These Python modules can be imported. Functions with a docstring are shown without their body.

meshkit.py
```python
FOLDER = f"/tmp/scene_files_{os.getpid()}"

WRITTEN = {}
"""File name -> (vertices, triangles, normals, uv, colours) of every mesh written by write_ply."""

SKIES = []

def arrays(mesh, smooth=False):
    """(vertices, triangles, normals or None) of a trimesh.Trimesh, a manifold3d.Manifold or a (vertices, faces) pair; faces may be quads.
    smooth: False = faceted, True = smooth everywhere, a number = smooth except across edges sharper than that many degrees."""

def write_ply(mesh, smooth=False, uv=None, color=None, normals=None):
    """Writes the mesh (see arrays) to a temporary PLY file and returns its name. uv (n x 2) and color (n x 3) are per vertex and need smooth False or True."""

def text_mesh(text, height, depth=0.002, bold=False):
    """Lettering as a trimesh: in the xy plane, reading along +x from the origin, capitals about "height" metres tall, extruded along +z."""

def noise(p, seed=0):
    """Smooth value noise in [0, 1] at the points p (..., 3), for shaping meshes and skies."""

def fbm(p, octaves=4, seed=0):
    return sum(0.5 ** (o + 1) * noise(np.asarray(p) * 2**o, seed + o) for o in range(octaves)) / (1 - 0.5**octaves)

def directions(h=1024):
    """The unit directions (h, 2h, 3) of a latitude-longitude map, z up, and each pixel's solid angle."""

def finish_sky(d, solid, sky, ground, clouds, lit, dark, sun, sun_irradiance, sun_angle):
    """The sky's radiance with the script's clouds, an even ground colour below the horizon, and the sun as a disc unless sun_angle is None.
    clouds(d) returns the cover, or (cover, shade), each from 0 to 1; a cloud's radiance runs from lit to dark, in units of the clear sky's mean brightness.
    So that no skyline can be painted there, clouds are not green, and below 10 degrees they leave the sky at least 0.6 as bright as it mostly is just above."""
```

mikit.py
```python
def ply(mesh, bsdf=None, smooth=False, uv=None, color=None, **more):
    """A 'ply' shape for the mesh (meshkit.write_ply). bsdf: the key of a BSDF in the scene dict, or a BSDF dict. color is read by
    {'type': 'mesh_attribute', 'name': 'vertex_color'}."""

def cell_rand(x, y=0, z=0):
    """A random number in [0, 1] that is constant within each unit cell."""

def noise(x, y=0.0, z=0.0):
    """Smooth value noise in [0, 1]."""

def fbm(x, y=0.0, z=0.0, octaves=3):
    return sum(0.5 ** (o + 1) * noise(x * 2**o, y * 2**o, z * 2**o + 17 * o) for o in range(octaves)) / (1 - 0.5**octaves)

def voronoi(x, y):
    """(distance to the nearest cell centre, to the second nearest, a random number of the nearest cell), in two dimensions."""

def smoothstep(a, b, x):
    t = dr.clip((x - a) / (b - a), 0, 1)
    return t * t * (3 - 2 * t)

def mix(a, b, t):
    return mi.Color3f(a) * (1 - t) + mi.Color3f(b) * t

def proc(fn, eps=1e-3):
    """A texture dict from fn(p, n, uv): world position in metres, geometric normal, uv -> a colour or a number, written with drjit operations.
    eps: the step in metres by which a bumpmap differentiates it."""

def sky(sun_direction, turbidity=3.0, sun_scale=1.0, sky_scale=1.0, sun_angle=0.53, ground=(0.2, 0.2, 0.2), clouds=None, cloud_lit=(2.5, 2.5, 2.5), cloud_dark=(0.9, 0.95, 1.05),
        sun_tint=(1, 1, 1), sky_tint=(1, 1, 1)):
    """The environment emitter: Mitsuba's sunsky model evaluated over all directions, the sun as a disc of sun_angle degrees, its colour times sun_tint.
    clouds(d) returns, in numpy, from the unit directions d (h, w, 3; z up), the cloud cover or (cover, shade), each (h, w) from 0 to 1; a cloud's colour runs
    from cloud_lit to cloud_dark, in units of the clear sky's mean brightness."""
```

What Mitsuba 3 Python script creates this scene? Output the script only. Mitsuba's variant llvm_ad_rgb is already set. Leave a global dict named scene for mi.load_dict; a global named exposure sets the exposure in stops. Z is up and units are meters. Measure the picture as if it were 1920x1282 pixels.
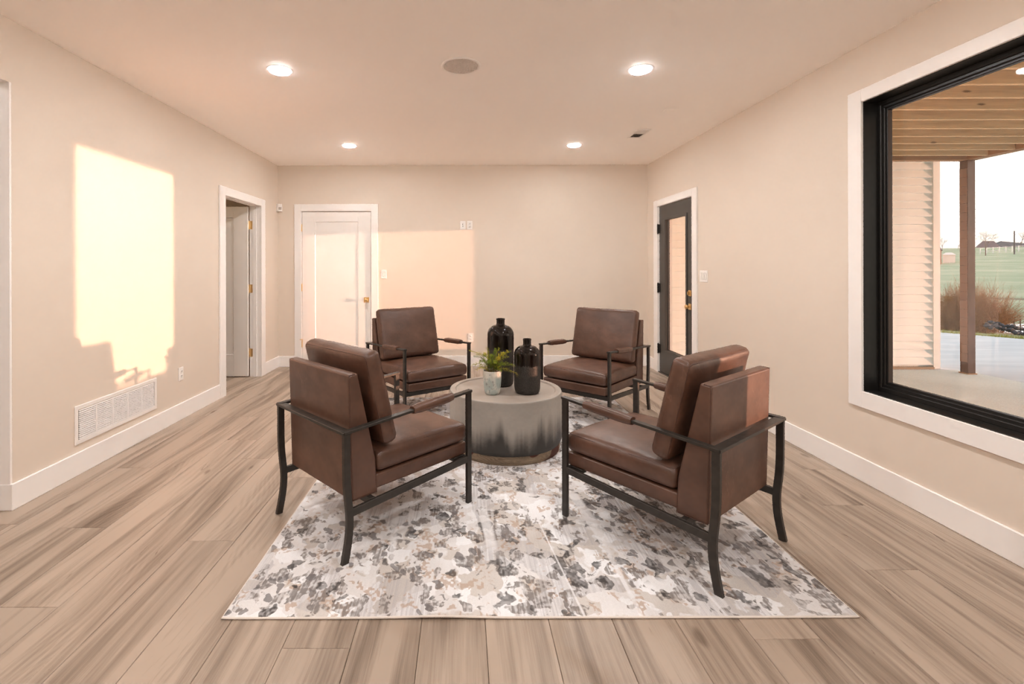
import math, random
import numpy as np
import trimesh
import drjit as dr
import mitsuba as mi
import manifold3d as m3
import mikit, meshkit
from mikit import noise, fbm, voronoi, cell_rand, smoothstep, mix, proc

random.seed(7)
RNG = np.random.default_rng(7)
T = mi.ScalarTransform4f
scene, labels = {"type": "scene"}, {}

# ------------------------------------------------------------------ camera, sky, sun, exposure
CAM_H = 1.324
ROLL = math.radians(0.15)
scene["camera"] = {
    "type": "perspective", "fov_axis": "x", "fov": math.degrees(2 * math.atan(960 / 905.0)),
    "principal_point_offset_x": (960 - 869.5) / 1920, "principal_point_offset_y": (641 - 501) / 1282,
    "near_clip": 0.02, "far_clip": 1000.0,
    "to_world": T().look_at(origin=[0, 0, CAM_H], target=[0, 1, CAM_H], up=[math.sin(ROLL), 0, math.cos(ROLL)]),
}
SUN_DIR = [4.2, -1.0, 0.128]                 # a setting sun, 1.7 degrees up
SUN = np.array([6.4, 3.2, 2.0])             # its irradiance
scene["sky"] = mikit.sky(SUN_DIR, turbidity=2.5, sky_scale=52.0, sun_angle=0.6, ground=(0.25, 0.25, 0.2),
                         sun_tint=SUN / np.array([0.32789096, 0.09031934, -0.0050425]),
                         clouds=lambda d: np.full(d.shape[:2], 0.88), cloud_lit=(1.20, 1.18, 1.20), cloud_dark=(1.0, 1.0, 1.0))
LAMP = np.array([0.985, 0.965, 0.945]) * 400.0    # radiance of the recessed ceiling lamps
exposure = -0.04

# ------------------------------------------------------------------ room measures
XL, XR, D, H = -2.482, 2.459, 6.45, 2.69
YF = -4.2                                     # wall behind the camera
WT = 0.13                                     # inner wall thickness
WR = 0.165                                    # outer wall thickness

# ------------------------------------------------------------------ materials
def ref(k):
    return {"type": "ref", "id": k}

def pr(key, col, rough=0.5, **kw):
    d = {"type": "principled", "roughness": rough}
    d["base_color"] = col if isinstance(col, dict) else {"type": "rgb", "value": list(col)}
    d.update(kw)
    scene[key] = d
    return key

def bumped(key, fn, scale, eps=1e-3):
    inner = scene.pop(key)
    scene[key] = {"type": "bumpmap", "scale": scale, "arbitrary": proc(fn, eps), "nested_bsdf": inner}

pr("wall_paint", (0.690, 0.605, 0.523), 0.62, specular=0.25)
pr("ceiling_paint", (0.955, 0.915, 0.875), 0.75, specular=0.15)
pr("white_trim", (0.84, 0.815, 0.795), 0.36, specular=0.45)
pr("door_white", (0.82, 0.79, 0.76), 0.30, specular=0.5)
pr("plastic_white", (0.82, 0.79, 0.76), 0.35)
pr("slot_dark", (0.02, 0.02, 0.02), 0.6)
pr("black_frame", (0.010, 0.0095, 0.009), 0.36, specular=0.35)
pr("charcoal_door", (0.040, 0.036, 0.032), 0.38, specular=0.5)
pr("hinge_black", (0.012, 0.011, 0.010), 0.45)
pr("brass", (0.83, 0.60, 0.30), 0.24, metallic=1.0)
pr("vent_white", (0.80, 0.77, 0.74), 0.45)
pr("vent_dark", (0.06, 0.05, 0.045), 0.8)
pr("grille_grey", (0.44, 0.39, 0.35), 0.6)
pr("gasket", (0.02, 0.02, 0.02), 0.7)
scene["window_glass"] = {"type": "thindielectric", "int_ior": 1.5}

def oak_fn(p, n, uv):
    x, y = uv.x, uv.y
    warp = noise(x * 4.0, y * 1.1, 3.0) - 0.5
    broad = fbm(x * 13.0 + warp * 1.8, y * 0.9 + x * 0.6, 1.0, octaves=3)
    mid = fbm(x * 55.0 + warp * 5.0, y * 2.0, 5.0, octaves=3)
    ring = x * 44.0 + 8.0 * noise(x * 3.4, y * 1.7, 9.0) + 1.0 * noise(x * 14.0, y * 5.5, 2.0)
    band = dr.abs(ring - dr.floor(ring) - 0.5) * 2.0
    cath = smoothstep(0.52, 0.80, noise(x * 5.5, y * 1.2, 21.0))
    fine = noise(x * 420.0, y * 12.0, 2.0) * 0.6 + noise(x * 200.0, y * 6.0, 6.0) * 0.4
    d1, d2, r = voronoi(x * 4.6, y * 1.5)
    d1 = d1 + 0.07 * (noise(x * 60.0, y * 22.0, 4.0) - 0.5)
    knot = (1 - smoothstep(0.01, 0.10, d1)) * dr.select(r > 0.66, 1.0, 0.0)
    crack = smoothstep(0.012, 0.003, dr.abs(noise(x * 30.0 + warp * 3.0, y * 1.0, 33.0) - 0.5)) * smoothstep(0.74, 0.84, noise(x * 12.0, y * 7.0, 51.0))
    t = 0.16 + (broad - 0.46) * 1.45 + (mid - 0.5) * 0.70 + cath * (band - 0.5) * 0.20 + (fine - 0.5) * 0.30
    t = dr.clip(t + 0.55 * knot + 0.5 * crack, 0, 1.2)
    tone = 0.95 + 0.10 * cell_rand(dr.floor(uv.x / 10.0), dr.floor(uv.y / 10.0), 4)
    c = mix((0.380, 0.305, 0.244), (0.128, 0.090, 0.064), t)
    return c * tone

pr("oak", proc(oak_fn), 0.42, specular=0.35)

def rug_fn(p, n, uv):
    x, y = p.x, p.y
    wx = (fbm(x * 22.0, y * 22.0, 2.0, octaves=3) - 0.5) * 0.055
    wy = (fbm(x * 22.0, y * 22.0, 8.0, octaves=3) - 0.5) * 0.055
    a, b = x + wx, y + wy
    streak = noise(x * 150.0, y * 5.0, 3.0) * 0.6 + noise(x * 380.0, y * 12.0, 5.0) * 0.4
    weave = noise(x * 520.0, y * 520.0, 1.0)
    speck = noise(x * 95.0, y * 75.0, 13.0)
    def blob(cx, cy, rx, ry, rot=0.0):
        u, v = (a - cx) + rot * (b - cy), (b - cy) - rot * (a - cx)
        return smoothstep(1.25, 0.55, dr.sqrt(dr.square(u / rx) + dr.square(v / ry)))
    dark = dr.maximum(dr.maximum(blob(-0.10, 2.57, 0.17, 0.13), blob(-0.32, 2.26, 0.17, 0.24, 0.35)), dr.maximum(blob(0.14, 2.55, 0.15, 0.62), blob(1.17, 2.04, 0.26, 0.20, -0.5)))
    dark = dr.maximum(dark, dr.maximum(blob(-0.80, 2.46, 0.10, 0.10), dr.maximum(blob(0.22, 1.92, 0.14, 0.08), blob(0.95, 3.6, 0.5, 0.4))))
    grey = dr.maximum(blob(0.93, 2.62, 0.30, 0.18, -0.5), blob(1.20, 2.20, 0.30, 0.26, -0.5))
    zone = dr.clip(0.85 * dark + 0.55 * smoothstep(0.50, 0.64, fbm(x * 2.3 + 0.3, y * 2.0 + 0.7, 4.0, octaves=2)), 0, 1)
    base = mix((0.74, 0.715, 0.70), (0.60, 0.555, 0.515), smoothstep(0.50, 0.56, fbm(a * 9.0, b * 8.0, 31.0, octaves=3)))
    base = mix(base, (0.83, 0.82, 0.815), smoothstep(0.54, 0.57, fbm(a * 11.0 + 9.0, b * 9.0, 15.0, octaves=3)))
    pale = smoothstep(0.53, 0.555, noise(a * 7.0 + 3.3, b * 5.5, 6.0) + 0.30 * grey) * (0.30 + 0.70 * smoothstep(0.25, 0.75, streak))
    c = mix(base, (0.435, 0.415, 0.420), pale * (0.62 + 0.25 * grey))
    tan_ = smoothstep(0.63, 0.68, fbm(a * 18.0 + 5.0, b * 16.0, 44.0, octaves=4)) * smoothstep(0.35, 0.55, speck)
    c = mix(c, (0.47, 0.34, 0.255), tan_ * 0.7)
    fl = fbm(a * 19.0, b * 14.0, 1.0, octaves=4)
    thr = 0.675 - 0.135 * zone
    soft = smoothstep(thr - 0.02, thr + 0.02, fl + 0.06 * (speck - 0.5))
    d = soft * (0.35 + 0.65 * smoothstep(0.30, 0.62, streak * 0.6 + speck * 0.4))
    c = mix(c, (0.175, 0.150, 0.138), d * 0.82)
    d1, d2, r = voronoi(a * 19.0 + b * 5.0, b * 11.0)
    dots = smoothstep(0.30, 0.25, d1) * dr.select(r > 0.60, 1.0, 0.0) * smoothstep(0.46, 0.56, fbm(x * 2.6, y * 2.6, 60.0, octaves=2))
    c = mix(c, (0.165, 0.150, 0.150), dots * 0.78)
    core = smoothstep(0.68, 0.73, fbm(a * 17.0 + 2.0, b * 13.0, 71.0, octaves=4) + 0.05 * zone)
    c = mix(c, (0.060, 0.054, 0.053), core * (0.5 + 0.4 * speck))
    line = smoothstep(0.030, 0.010, dr.abs(noise(x * 5.5 + y * 0.55, y * 0.4, 7.0) - 0.5)) * smoothstep(0.50, 0.62, noise(x * 3.0, y * 2.0, 90.0))
    c = mix(c, (0.84, 0.825, 0.82), line * 0.65)
    return c * mi.Color3f(0.93, 0.955, 0.985) * (0.90 + 0.12 * weave + 0.06 * (streak - 0.5))

pr("rug_pile", proc(rug_fn), 0.95, specular=0.05, sheen=0.25)
pr("rug_binding", (0.66, 0.62, 0.58), 0.9, specular=0.05)

def leather_fn(p, n, uv):
    m = fbm(p.x * 9.0 + p.z * 3.0, p.y * 9.0, p.z * 9.0, octaves=3)
    f = noise(p.x * 70.0, p.y * 70.0, p.z * 70.0)
    t = dr.clip((m - 0.30) * 1.7 + (f - 0.5) * 0.25, 0, 1)
    c = mix((0.064, 0.0295, 0.0185), (0.110, 0.052, 0.033), t)
    w = fbm(p.x * 26.0, p.y * 26.0, p.z * 5.0 + 40.0, octaves=3)
    scratch = smoothstep(0.012, 0.002, dr.abs(w - 0.52)) * smoothstep(0.55, 0.75, noise(p.x * 8.0, p.y * 8.0, p.z * 8.0 + 9.0))
    return mix(c, (0.22, 0.12, 0.09), scratch * 0.16)

def leather_bump(p, n, uv):
    return 0.6 * noise(p.x * 420.0, p.y * 420.0, p.z * 420.0) + 1.6 * fbm(p.x * 38.0, p.y * 38.0, p.z * 38.0, octaves=2)

pr("leather", proc(leather_fn), 0.38, specular=0.6)
bumped("leather", leather_bump, 0.0006, eps=8e-4)
pr("leather_piping", (0.060, 0.026, 0.018), 0.42)

def bronze_fn(p, n, uv):
    t = fbm(p.x * 30.0, p.y * 30.0, p.z * 30.0)
    return mix((0.023, 0.0200, 0.0175), (0.042, 0.036, 0.031), t)

pr("bronze", proc(bronze_fn), 0.40, metallic=0.35, specular=0.5)

def drum_fn(p, n, uv):
    z = p.z
    ang = dr.atan2(p.y - 3.585, p.x - 0.306)
    c1 = fbm(p.x * 5.0, p.y * 5.0, p.z * 6.0, octaves=4)
    fine = fbm(p.x * 60.0, p.y * 60.0, p.z * 60.0)
    base = mix((0.255, 0.236, 0.212), (0.365, 0.340, 0.308), c1)
    base = base * (0.93 + 0.14 * fine)
    run = fbm(ang * 9.0, z * 1.6, 3.0, octaves=3)
    run2 = noise(ang * 30.0, z * 3.0, 1.0)
    run = noise(ang * 4.5, 0.0, 3.0) * 0.5 + noise(ang * 11.0 + 3.0, z * 1.5, 5.0) * 0.5
    spike = 0.5 * smoothstep(0.45, 0.95, noise(ang * 7.5, 1.0, 11.0))
    top = 0.155 + 0.11 * (run - 0.5) + 0.10 * spike + 0.03 * (run2 - 0.5) + 0.08 * (c1 - 0.5) + 0.03 * (fine - 0.5)
    k = smoothstep(top + 0.12, top - 0.065, z)
    return mix(base, (0.022, 0.021, 0.020), k * 0.95)

pr("drum_concrete", proc(drum_fn), 0.50, specular=0.35)

def drumtop_fn(p, n, uv):
    c1 = fbm(p.x * 6.0, p.y * 6.0, 3.0, octaves=4)
    return mix((0.25, 0.215, 0.185), (0.36, 0.315, 0.275), c1)

pr("drum_top", proc(drumtop_fn), 0.40, specular=0.4)

def plinth_fn(p, n, uv):
    ang = dr.atan2(p.y - 3.585, p.x - 0.306) * 0.38
    w = fbm(ang * 6.0, p.z * 30.0, 2.0)
    r = ang * 14.0 + p.z * 90.0 + w * 7.0
    band = dr.abs(r - dr.floor(r) - 0.5) * 2
    c = mix((0.235, 0.180, 0.125), (0.085, 0.060, 0.042), band * 0.55 + (w - 0.4))
    return mix(c, (0.065, 0.022, 0.016), smoothstep(0.66, 0.74, noise(ang * 9.0, p.z * 9.0, 5.0)))

pr("plinth_wood", proc(plinth_fn), 0.65, specular=0.25)

def vase_edge(p, z0):
    a = p.x * 60.0
    return z0 + 0.022 * (fbm(p.x * 45.0, p.y * 45.0, 2.0) - 0.5) + 0.012 * (noise(p.x * 160.0, p.y * 160.0, 7.0) - 0.5)

def make_vase_material(key, z0):
    def col(p, n, uv):
        k = smoothstep(-0.003, 0.003, p.z - vase_edge(p, z0))
        sp = noise(p.x * 520.0, p.y * 520.0, p.z * 520.0) * 0.6 + noise(p.x * 230.0, p.y * 230.0, p.z * 230.0) * 0.4
        g = mix((0.016, 0.014, 0.0125), (0.065, 0.058, 0.052), smoothstep(0.45, 0.8, sp))
        return mix(g, (0.0045, 0.0028, 0.0022), k)
    def rough(p, n, uv):
        k = smoothstep(-0.003, 0.003, p.z - vase_edge(p, z0))
        return 0.50 - 0.43 * k
    def bump(p, n, uv):
        e = p.z - vase_edge(p, z0)
        k = smoothstep(-0.004, 0.004, e)
        band = smoothstep(0.030, 0.0, dr.abs(e + 0.010))
        return 0.7 * (1 - k) * noise(p.x * 420.0, p.y * 420.0, p.z * 420.0) + band * 2.6 * noise(p.x * 70.0, p.y * 70.0, p.z * 100.0) + k * 1.3
    pr(key, proc(col), proc(rough), specular=0.38)
    bumped(key, bump, 0.0012, eps=8e-4)

make_vase_material("vase_tall_glaze", 0.700)
make_vase_material("vase_short_glaze", 0.622)

def pot_fn(p, n, uv):
    v = noise(p.x * 150.0, p.y * 150.0, p.z * 16.0)
    s = fbm(p.x * 90.0, p.y * 90.0, p.z * 60.0)
    c = mix((0.56, 0.555, 0.50), (0.35, 0.41, 0.39), smoothstep(0.35, 0.62, fbm(p.x * 28, p.y * 28, p.z * 14)))
    return mix(c, (0.20, 0.20, 0.19), smoothstep(0.53, 0.66, s * 0.7 + v * 0.3) * 0.62)

pr("pot_ceramic", proc(pot_fn), 0.42)
pr("pebble", (0.42, 0.24, 0.19), 0.7)
pr("potting_soil", (0.05, 0.035, 0.025), 0.9)
scene["fern_leaf"] = {"type": "principledthin", "base_color": {"type": "rgb", "value": [0.17, 0.235, 0.035]}, "roughness": 0.5, "diff_trans": 0.7}
scene["fern_leaf_light"] = {"type": "principledthin", "base_color": {"type": "rgb", "value": [0.42, 0.40, 0.055]}, "roughness": 0.5, "diff_trans": 0.8}
pr("fern_stem", (0.13, 0.12, 0.03), 0.6)

# outdoors
def wood_fn(p, n, uv):
    k = dr.floor(p.y / 0.3055 + 0.5)
    g = fbm(p.x * 2.0 + k * 7.0, p.y * 3.0, p.z * 26.0 + k * 3.0, octaves=3)
    f = noise(p.x * 9.0, k * 3.0, p.z * 240.0)
    d1, d2, r = voronoi(p.x * 1.4 + k * 5.3, p.z * 5.0 + k * 2.1)
    knot = (1 - smoothstep(0.02, 0.075, d1)) * dr.select(r > 0.62, 1.0, 0.0)
    c = mix((0.66, 0.54, 0.36), (0.48, 0.38, 0.245), dr.clip((g - 0.3) * 1.6 + (f - 0.5) * 0.3, 0, 1))
    return mix(c, (0.10, 0.065, 0.045), knot * 0.8)

pr("deck_lumber", proc(wood_fn), 0.75, specular=0.2)
pr("beam_lumber", (0.33, 0.22, 0.14), 0.75, specular=0.2)

def concrete_fn(p, n, uv):
    a = fbm(p.x * 2.2, p.y * 2.2, 1.0, octaves=4)
    b = noise(p.x * 130.0, p.y * 130.0, 2.0)
    return mix((0.52, 0.555, 0.525), (0.63, 0.665, 0.63), a) * (0.92 + 0.16 * b)

pr("patio_concrete", proc(concrete_fn), 0.85, specular=0.2)

def slab_fn(p, n, uv):
    s = fbm(p.x * 0.9, p.y * 6.5, 1.0, octaves=4)
    return mix((0.44, 0.47, 0.49), (0.56, 0.585, 0.60), s)

pr("drive_concrete", proc(slab_fn), 0.85, specular=0.2)
pr("vinyl_siding", (0.81, 0.86, 0.85), 0.5, specular=0.3)
pr("vinyl_trim", (0.81, 0.86, 0.85), 0.5, specular=0.3)
pr("gravel", (0.34, 0.27, 0.20), 0.9)

def post_fn(p, n, uv):
    t = fbm(p.x * 20.0, p.y * 20.0, p.z * 5.0)
    return mix((0.075, 0.046, 0.035), (0.105, 0.064, 0.048), t)

pr("post_brown", proc(post_fn), 0.20, specular=0.6)
pr("post_reflection", (0.235, 0.155, 0.118), 0.5)  # tone of the siding mirrored in the side of the post

def hill_fn(p, n, uv):
    a = fbm(p.x * 0.35, p.y * 0.35, 1.0, octaves=4)
    s = (p.x + p.y) * 0.5
    rows = fbm(s * 1.1, (p.x - p.y) * 0.05, 4.0, octaves=3)
    c = mix((0.285, 0.330, 0.225), (0.440, 0.430, 0.320), dr.clip((a - 0.3) * 1.2 + (rows - 0.5) * 0.9, 0, 1))
    ditch = smoothstep(1.1, 0.2, dr.abs(s - 30.0 - 1.2 * fbm(p.x * 0.2, p.y * 0.2, 3.0)))
    return mix(c, (0.115, 0.085, 0.06), ditch * 0.7)

pr("hill_grass", proc(hill_fn), 0.95, specular=0.05)
pr("grass_blade", (0.30, 0.34, 0.085), 0.8)
pr("twig", (0.34, 0.195, 0.105), 0.85)
pr("bark", (0.27, 0.20, 0.165), 0.9)
pr("roof_far", (0.125, 0.100, 0.105), 0.9)
pr("wall_far", (0.36, 0.215, 0.165), 0.9)
pr("wall_pale", (0.62, 0.58, 0.55), 0.9)
pr("mountain", (0.085, 0.095, 0.105), 0.95)
pr("rock", (0.05, 0.055, 0.065), 0.85)
pr("fence_white", (0.80, 0.78, 0.76), 0.7)
pr("pole_grey", (0.16, 0.13, 0.125), 0.9)
pr("stake", (0.10, 0.085, 0.08), 0.8)
pr("pond_water", (0.62, 0.62, 0.62), 0.08, specular=0.9)

# ------------------------------------------------------------------ mesh helpers
def num(key):
    if key not in scene and key not in labels:
        return key
    i = 1
    while f"{key}_{i:03d}" in scene or f"{key}_{i:03d}" in labels:
        i += 1
    return f"{key}_{i:03d}"

def tag(key, label=None, cat=None, group=None, kind=None):
    d = labels.setdefault(key, {})
    for k, v in (("label", label), ("category", cat), ("group", group), ("kind", kind)):
        if v:
            d[k] = v
    return key

def put(key, mesh, bsdf, smooth=False, to_world=None, uv=None, **extra):
    """One entry of the scene; a taken key gets the next number."""
    key = num(key)
    d = mesh if isinstance(mesh, dict) else mikit.ply(mesh, bsdf, smooth=smooth, uv=uv)
    d = dict(d)
    if to_world is not None:
        d["to_world"] = to_world
    d.update(extra)
    scene[key] = d
    return key

def cat(ms):
    return trimesh.util.concatenate(ms)

def hull(points):
    return trimesh.Trimesh(*(lambda m: (m.vert_properties[:, :3], m.tri_verts))(m3.Manifold.hull_points(np.asarray(points, float)).to_mesh()), process=False)

def bx(x0, x1, y0, y1, z0, z1, c=0.0):
    """A box, with chamfered edges when c > 0."""
    if c <= 0:
        v = np.array([[x, y, z] for z in (z0, z1) for y in (y0, y1) for x in (x0, x1)], float)
        f = [[0, 2, 3], [0, 3, 1], [4, 5, 7], [4, 7, 6], [0, 1, 5], [0, 5, 4], [2, 6, 7], [2, 7, 3], [0, 4, 6], [0, 6, 2], [1, 3, 7], [1, 7, 5]]
        return trimesh.Trimesh(v, f, process=False)
    pts = []
    for x, sx in ((x0, 1), (x1, -1)):
        for y, sy in ((y0, 1), (y1, -1)):
            for z, sz in ((z0, 1), (z1, -1)):
                pts += [(x, y + sy * c, z + sz * c), (x + sx * c, y, z + sz * c), (x + sx * c, y + sy * c, z)]
    return hull(pts)

def cut(mesh_box, holes):
    """mesh_box and holes are (x0,x1,y0,y1,z0,z1); returns the difference."""
    def mk(b):
        return m3.Manifold.cube((b[1] - b[0], b[3] - b[2], b[5] - b[4])).translate((b[0], b[2], b[4]))
    a = mk(mesh_box)
    for h in holes:
        a = a - mk(h)
    return a

def ball_points(c, r, n=2):
    s = trimesh.creation.icosphere(subdivisions=n, radius=r)
    return s.vertices + np.asarray(c)

def rounded_hull(corners, r, n=2):
    return hull(np.vstack([ball_points(c, r, n) for c in corners]))

def tube(path, r, closed=False, n=6, ends=True):
    """A tube along a path; r may be a number or one per point."""
    P = np.asarray(path, float)
    R = np.broadcast_to(np.asarray(r, float), (len(P),))
    if closed:
        tan = np.roll(P, -1, 0) - np.roll(P, 1, 0)
    else:
        tan = np.gradient(P, axis=0)
    tan /= np.linalg.norm(tan, axis=1, keepdims=True) + 1e-12
    up = np.array([0.13, 0.21, 0.97])
    if abs(tan @ up).max() > 0.95:
        up = np.array([0.95, 0.25, 0.1])
    a = np.cross(tan, up)
    a /= np.linalg.norm(a, axis=1, keepdims=True)
    b = np.cross(tan, a)
    th = np.arange(n) * 2 * math.pi / n
    V = (P[:, None] + R[:, None, None] * (np.cos(th)[None, :, None] * a[:, None] + np.sin(th)[None, :, None] * b[:, None])).reshape(-1, 3)
    F = []
    m = len(P)
    for i in range(m if closed else m - 1):
        j = (i + 1) % m
        for k in range(n):
            l = (k + 1) % n
            F += [[i * n + k, j * n + l, i * n + l], [i * n + k, j * n + k, j * n + l]]
    if not closed and ends:
        for k in range(1, n - 1):
            F += [[0, k, k + 1], [(m - 1) * n, (m - 1) * n + k + 1, (m - 1) * n + k]]
    mesh = trimesh.Trimesh(V, F, process=False)
    if mesh.volume < 0:
        mesh.invert()
    return mesh

def lathe(profile, n=64, center=(0, 0, 0)):
    """profile: (radius, z) from the bottom axis to the top axis."""
    P = np.asarray(profile, float)
    th = np.arange(n) * 2 * math.pi / n
    V = np.stack([P[:, None, 0] * np.cos(th), P[:, None, 0] * np.sin(th), np.broadcast_to(P[:, None, 1], (len(P), n))], -1).reshape(-1, 3)
    F = []
    for i in range(len(P) - 1):
        for k in range(n):
            l = (k + 1) % n
            if P[i, 0] > 1e-9:
                F.append([i * n + k, i * n + l, (i + 1) * n + l])
            if P[i + 1, 0] > 1e-9:
                F.append([i * n + k, (i + 1) * n + l, (i + 1) * n + k])
    m = trimesh.Trimesh(V + np.asarray(center), F, process=False)
    m.remove_unreferenced_vertices()
    m.merge_vertices()
    return m

def spline(pts, n):
    from scipy.interpolate import CubicSpline
    P = np.asarray(pts, float)
    t = np.concatenate([[0], np.cumsum(np.linalg.norm(np.diff(P, axis=0), axis=1))])
    return CubicSpline(t, P)(np.linspace(0, t[-1], n))

def round_profile(pts, r, steps=4):
    """Rounds the inner corners of an open polyline with small arcs (for lathes)."""
    P = [np.asarray(p, float) for p in pts]
    out = [P[0]]
    for a, b, c in zip(P[:-2], P[1:-1], P[2:]):
        u, v = (a - b), (c - b)
        lu, lv = np.linalg.norm(u), np.linalg.norm(v)
        k = min(r, lu * 0.45, lv * 0.45)
        s, e = b + u / lu * k, b + v / lv * k
        for t in np.linspace(0, 1, steps + 1):
            out.append((1 - t) ** 2 * s + 2 * t * (1 - t) * b + t * t * e)
    out.append(P[-1])
    return np.array(out)

# ------------------------------------------------------------------ floor with planks
ZS = -0.012
put("floor", cut((-4.75, XR + 0.02, YF - 0.1, 7.2, -0.25, ZS), []), "oak", uv=None)
tag("floor", "floor of light brown oak planks running away from the camera", kind="structure")
PW, PL, PX0 = 0.238, 1.83, 0.077
joint = {-3: 1.680, 4: 1.717, -6: 2.342, -8: 1.887, -9: 2.465, -11: 2.500, 8: 2.676, 7: 2.106, 5: 2.95, 6: 3.30, 9: 3.15, -4: 3.2, -5: 3.05, -7: 3.35, -10: 3.2}
prng = random.Random(11)
for k in range(-19, 11):
    x0, x1 = PX0 + k * PW + 0.0008, PX0 + (k + 1) * PW - 0.0008
    y_lo, y_hi = (-0.35, D - 0.002) if k >= -11 else (0.3, D - 0.002)
    x1 = min(x1, XR - 0.002)
    if x1 - x0 < 0.03:
        continue
    j = joint.get(k, prng.uniform(2.5, 3.25))
    ys = [j + PL * i for i in range(-4, 6)]
    cuts = [y_lo] + [y for y in ys if y_lo + 0.05 < y < y_hi - 0.05] + [y_hi]
    for a, b in zip(cuts[:-1], cuts[1:]):
        c, ya, yb = 0.0016, a + 0.0006, b - 0.0006
        V = []
        for (ins, z) in ((0, ZS), (0, -c), (c, 0.0)):
            V += [(x0 + ins, ya + ins, z), (x1 - ins, ya + ins, z), (x1 - ins, yb - ins, z), (x0 + ins, yb - ins, z)]
        F = []
        for lv in (0, 4):
            for q in range(4):
                r = (q + 1) % 4
                F += [[lv + q, lv + r, lv + 4 + r], [lv + q, lv + 4 + r, lv + 4 + q]]
        F += [[8, 9, 10], [8, 10, 11]]
        V = np.array(V)
        ox, oy = prng.randint(0, 60) * 10 + 2 + prng.random() * 5, prng.randint(0, 60) * 10 + 2 + prng.random() * 3
        uv = np.stack([V[:, 0] - x0 + ox, V[:, 1] - ya + oy], 1)
        put("floor__plank", trimesh.Trimesh(V, F, process=False), "oak", uv=uv)

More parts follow.
